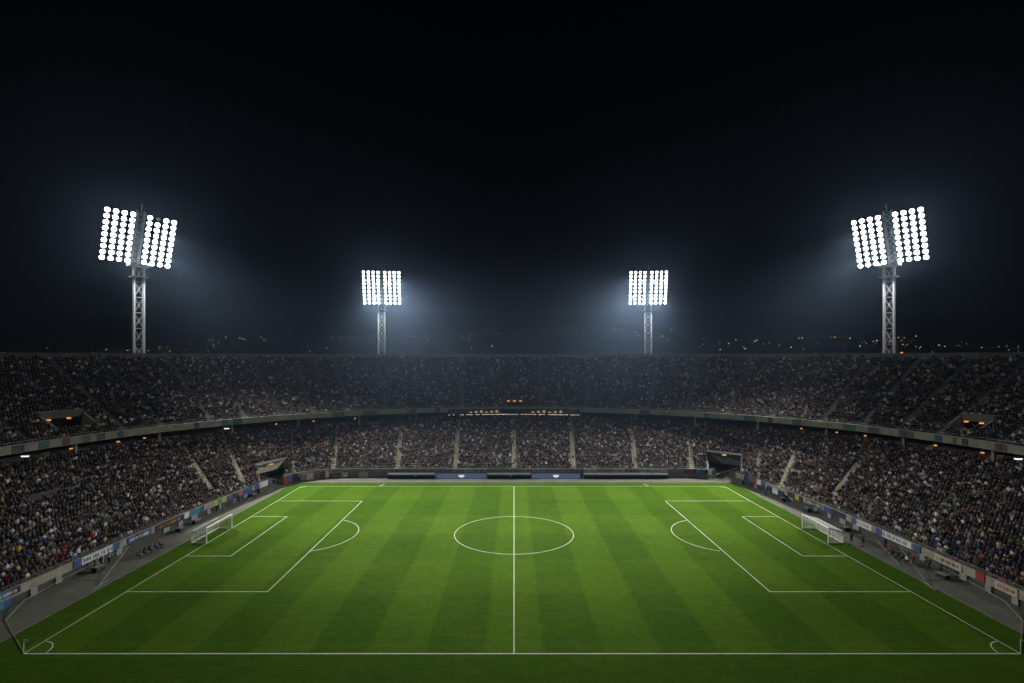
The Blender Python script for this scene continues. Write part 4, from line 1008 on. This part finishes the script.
wh = ['at the left edge beyond the rim', 'behind the left tall mast', 'just right of the left tall mast', 'farthest left on the hillside', 'near the smaller left mast', 'right of the halfway line', 'between the two right masts', 'behind the right tall mast', 'right of the right tall mast', 'farthest right on the hillside']
for i, (x, y, w, h, nm) in enumerate(BL):
    z = hz_(x, y) + 6; root = empty('town_building', (x, y, z - 6)); tag(root, f"{nm} in the dark town {wh[i]}", 'building')
    mb = MB(); mb.box((0, 0, h / 2 + 1), (w, 22, h + 6)); mb.build('wall', M['building'], root)
    mb = MB(); d = 22
    mb.add([(-w / 2 - 1, -d / 2 - 1, h + 4.1), (w / 2 + 1, -d / 2 - 1, h + 4.1), (w / 2 + 1, d / 2 + 1, h + 4.1), (-w / 2 - 1, d / 2 + 1, h + 4.1), (-w / 2 - 1, 0, h + 7.5), (w / 2 + 1, 0, h + 7.5)], [(3, 2, 1, 0), (0, 1, 5, 4), (2, 3, 4, 5), (1, 2, 5), (3, 0, 4)])
    mb.build('roof', M['building'], root)
    for k in range(random.randint(2, 6)):
        wx = random.uniform(-w / 2 + 2, w / 2 - 2); wz = random.choice((h - 1, h + 1.6))
        mb = MB(); mb.box((wx, -11.03, wz), (1.6, .1, 1.0)); mb.build('window', random.choice((Wn, Wn, Wc)), root)
mb = MB(); mats = [emis('sodium_light', (1.0, .45, .12), 3), emis('warm_light', (1.0, .72, .38), 2.6), emis('cool_light', (.65, .9, 1.0), 3)]
for k in range(420):
    x = random.choice((random.uniform(-850, 850), random.uniform(-850, 850), random.uniform(250, 850), random.gauss(640, 110), random.gauss(-560, 160))); y = random.uniform(430, 760)
    if abs(x / y) > 1.25: continue
    mb.cur = random.choices((0, 1, 2), (5, 4, 1.6))[0]; r = random.choice((.2, .25, .3, .36, .48)) * y / 600
    z = hz_(x, y) + random.uniform(4, 11)
    c = Vector((x, y, z)); mb.add([c + Vector(d) * r for d in ((1, 0, 0), (-1, 0, 0), (0, 1, 0), (0, -1, 0), (0, 0, 1), (0, 0, -1))], [(0, 2, 4), (2, 1, 4), (1, 3, 4), (3, 0, 4), (2, 0, 5), (1, 2, 5), (3, 1, 5), (0, 3, 5)])
tag(mb.build('town_lights', mats), 'scattered amber and white street lights of the town on the dark hillside', 'town lights', kind='stuff')

# ------------------------------------------------------------------ haze
mb = MB(); mb.box((0, 470, 74), (2400, 1160, 152)); o = mb.build('haze', mat('haze_air', (1, 1, 1), var=0)); m = o.data.materials[0]
N = m.node_tree.nodes; L = m.node_tree.links; N.remove(N['Principled BSDF'])
pv = N.new('ShaderNodeVolumePrincipled'); pv.inputs['Color'].default_value = (.45, .65, 1.0, 1); pv.inputs['Density'].default_value = .00022; pv.inputs['Anisotropy'].default_value = .76
L.new(pv.outputs[0], N['Material Output'].inputs['Volume']); tag(o, kind='stuff')
o.visible_shadow = True

# ------------------------------------------------------------------ sky, added frontal fill, camera
w = bpy.data.worlds.new('World'); scene.world = w; w.use_nodes = True; N = w.node_tree.nodes; L = w.node_tree.links
sky = N.new('ShaderNodeTexSky'); sky.sky_type = 'NISHITA'; sky.sun_disc = False; sky.sun_elevation = R(48); sky.sun_rotation = R(190)
L.new(sky.outputs[0], N['Background'].inputs[0]); N['Background'].inputs[1].default_value = .00015
sd = bpy.data.lights.new('moon', 'SUN'); sd.energy = .145; sd.angle = R(3); sd.color = (.84, .90, 1.0)  # added fill from behind the camera, stands in for unseen floodlights
so = bpy.data.objects.new('moon', sd); COL.objects.link(so); so.rotation_euler = (R(60), 0, R(-6))
cd = bpy.data.cameras.new('camera'); cam = bpy.data.objects.new('camera', cd); COL.objects.link(cam)
cam.location = (0, 0, 30.5); cam.rotation_euler = (R(90), 0, 0); cd.sensor_width = 36; cd.lens = 474.6 / 1024 * 36
cd.shift_x = -2 / 1024; cd.shift_y = 21.5 / 1024; cd.clip_end = 6000; cd.clip_start = .2
scene.camera = cam
vs = scene.view_settings; vs.view_transform = 'Standard'; vs.look = 'None'; vs.exposure = 0; vs.gamma = 1
c = scene.cycles; c.use_denoising = True; c.max_bounces = 6; c.volume_bounces = 0; c.sample_clamp_indirect = 4; c.use_adaptive_sampling = False
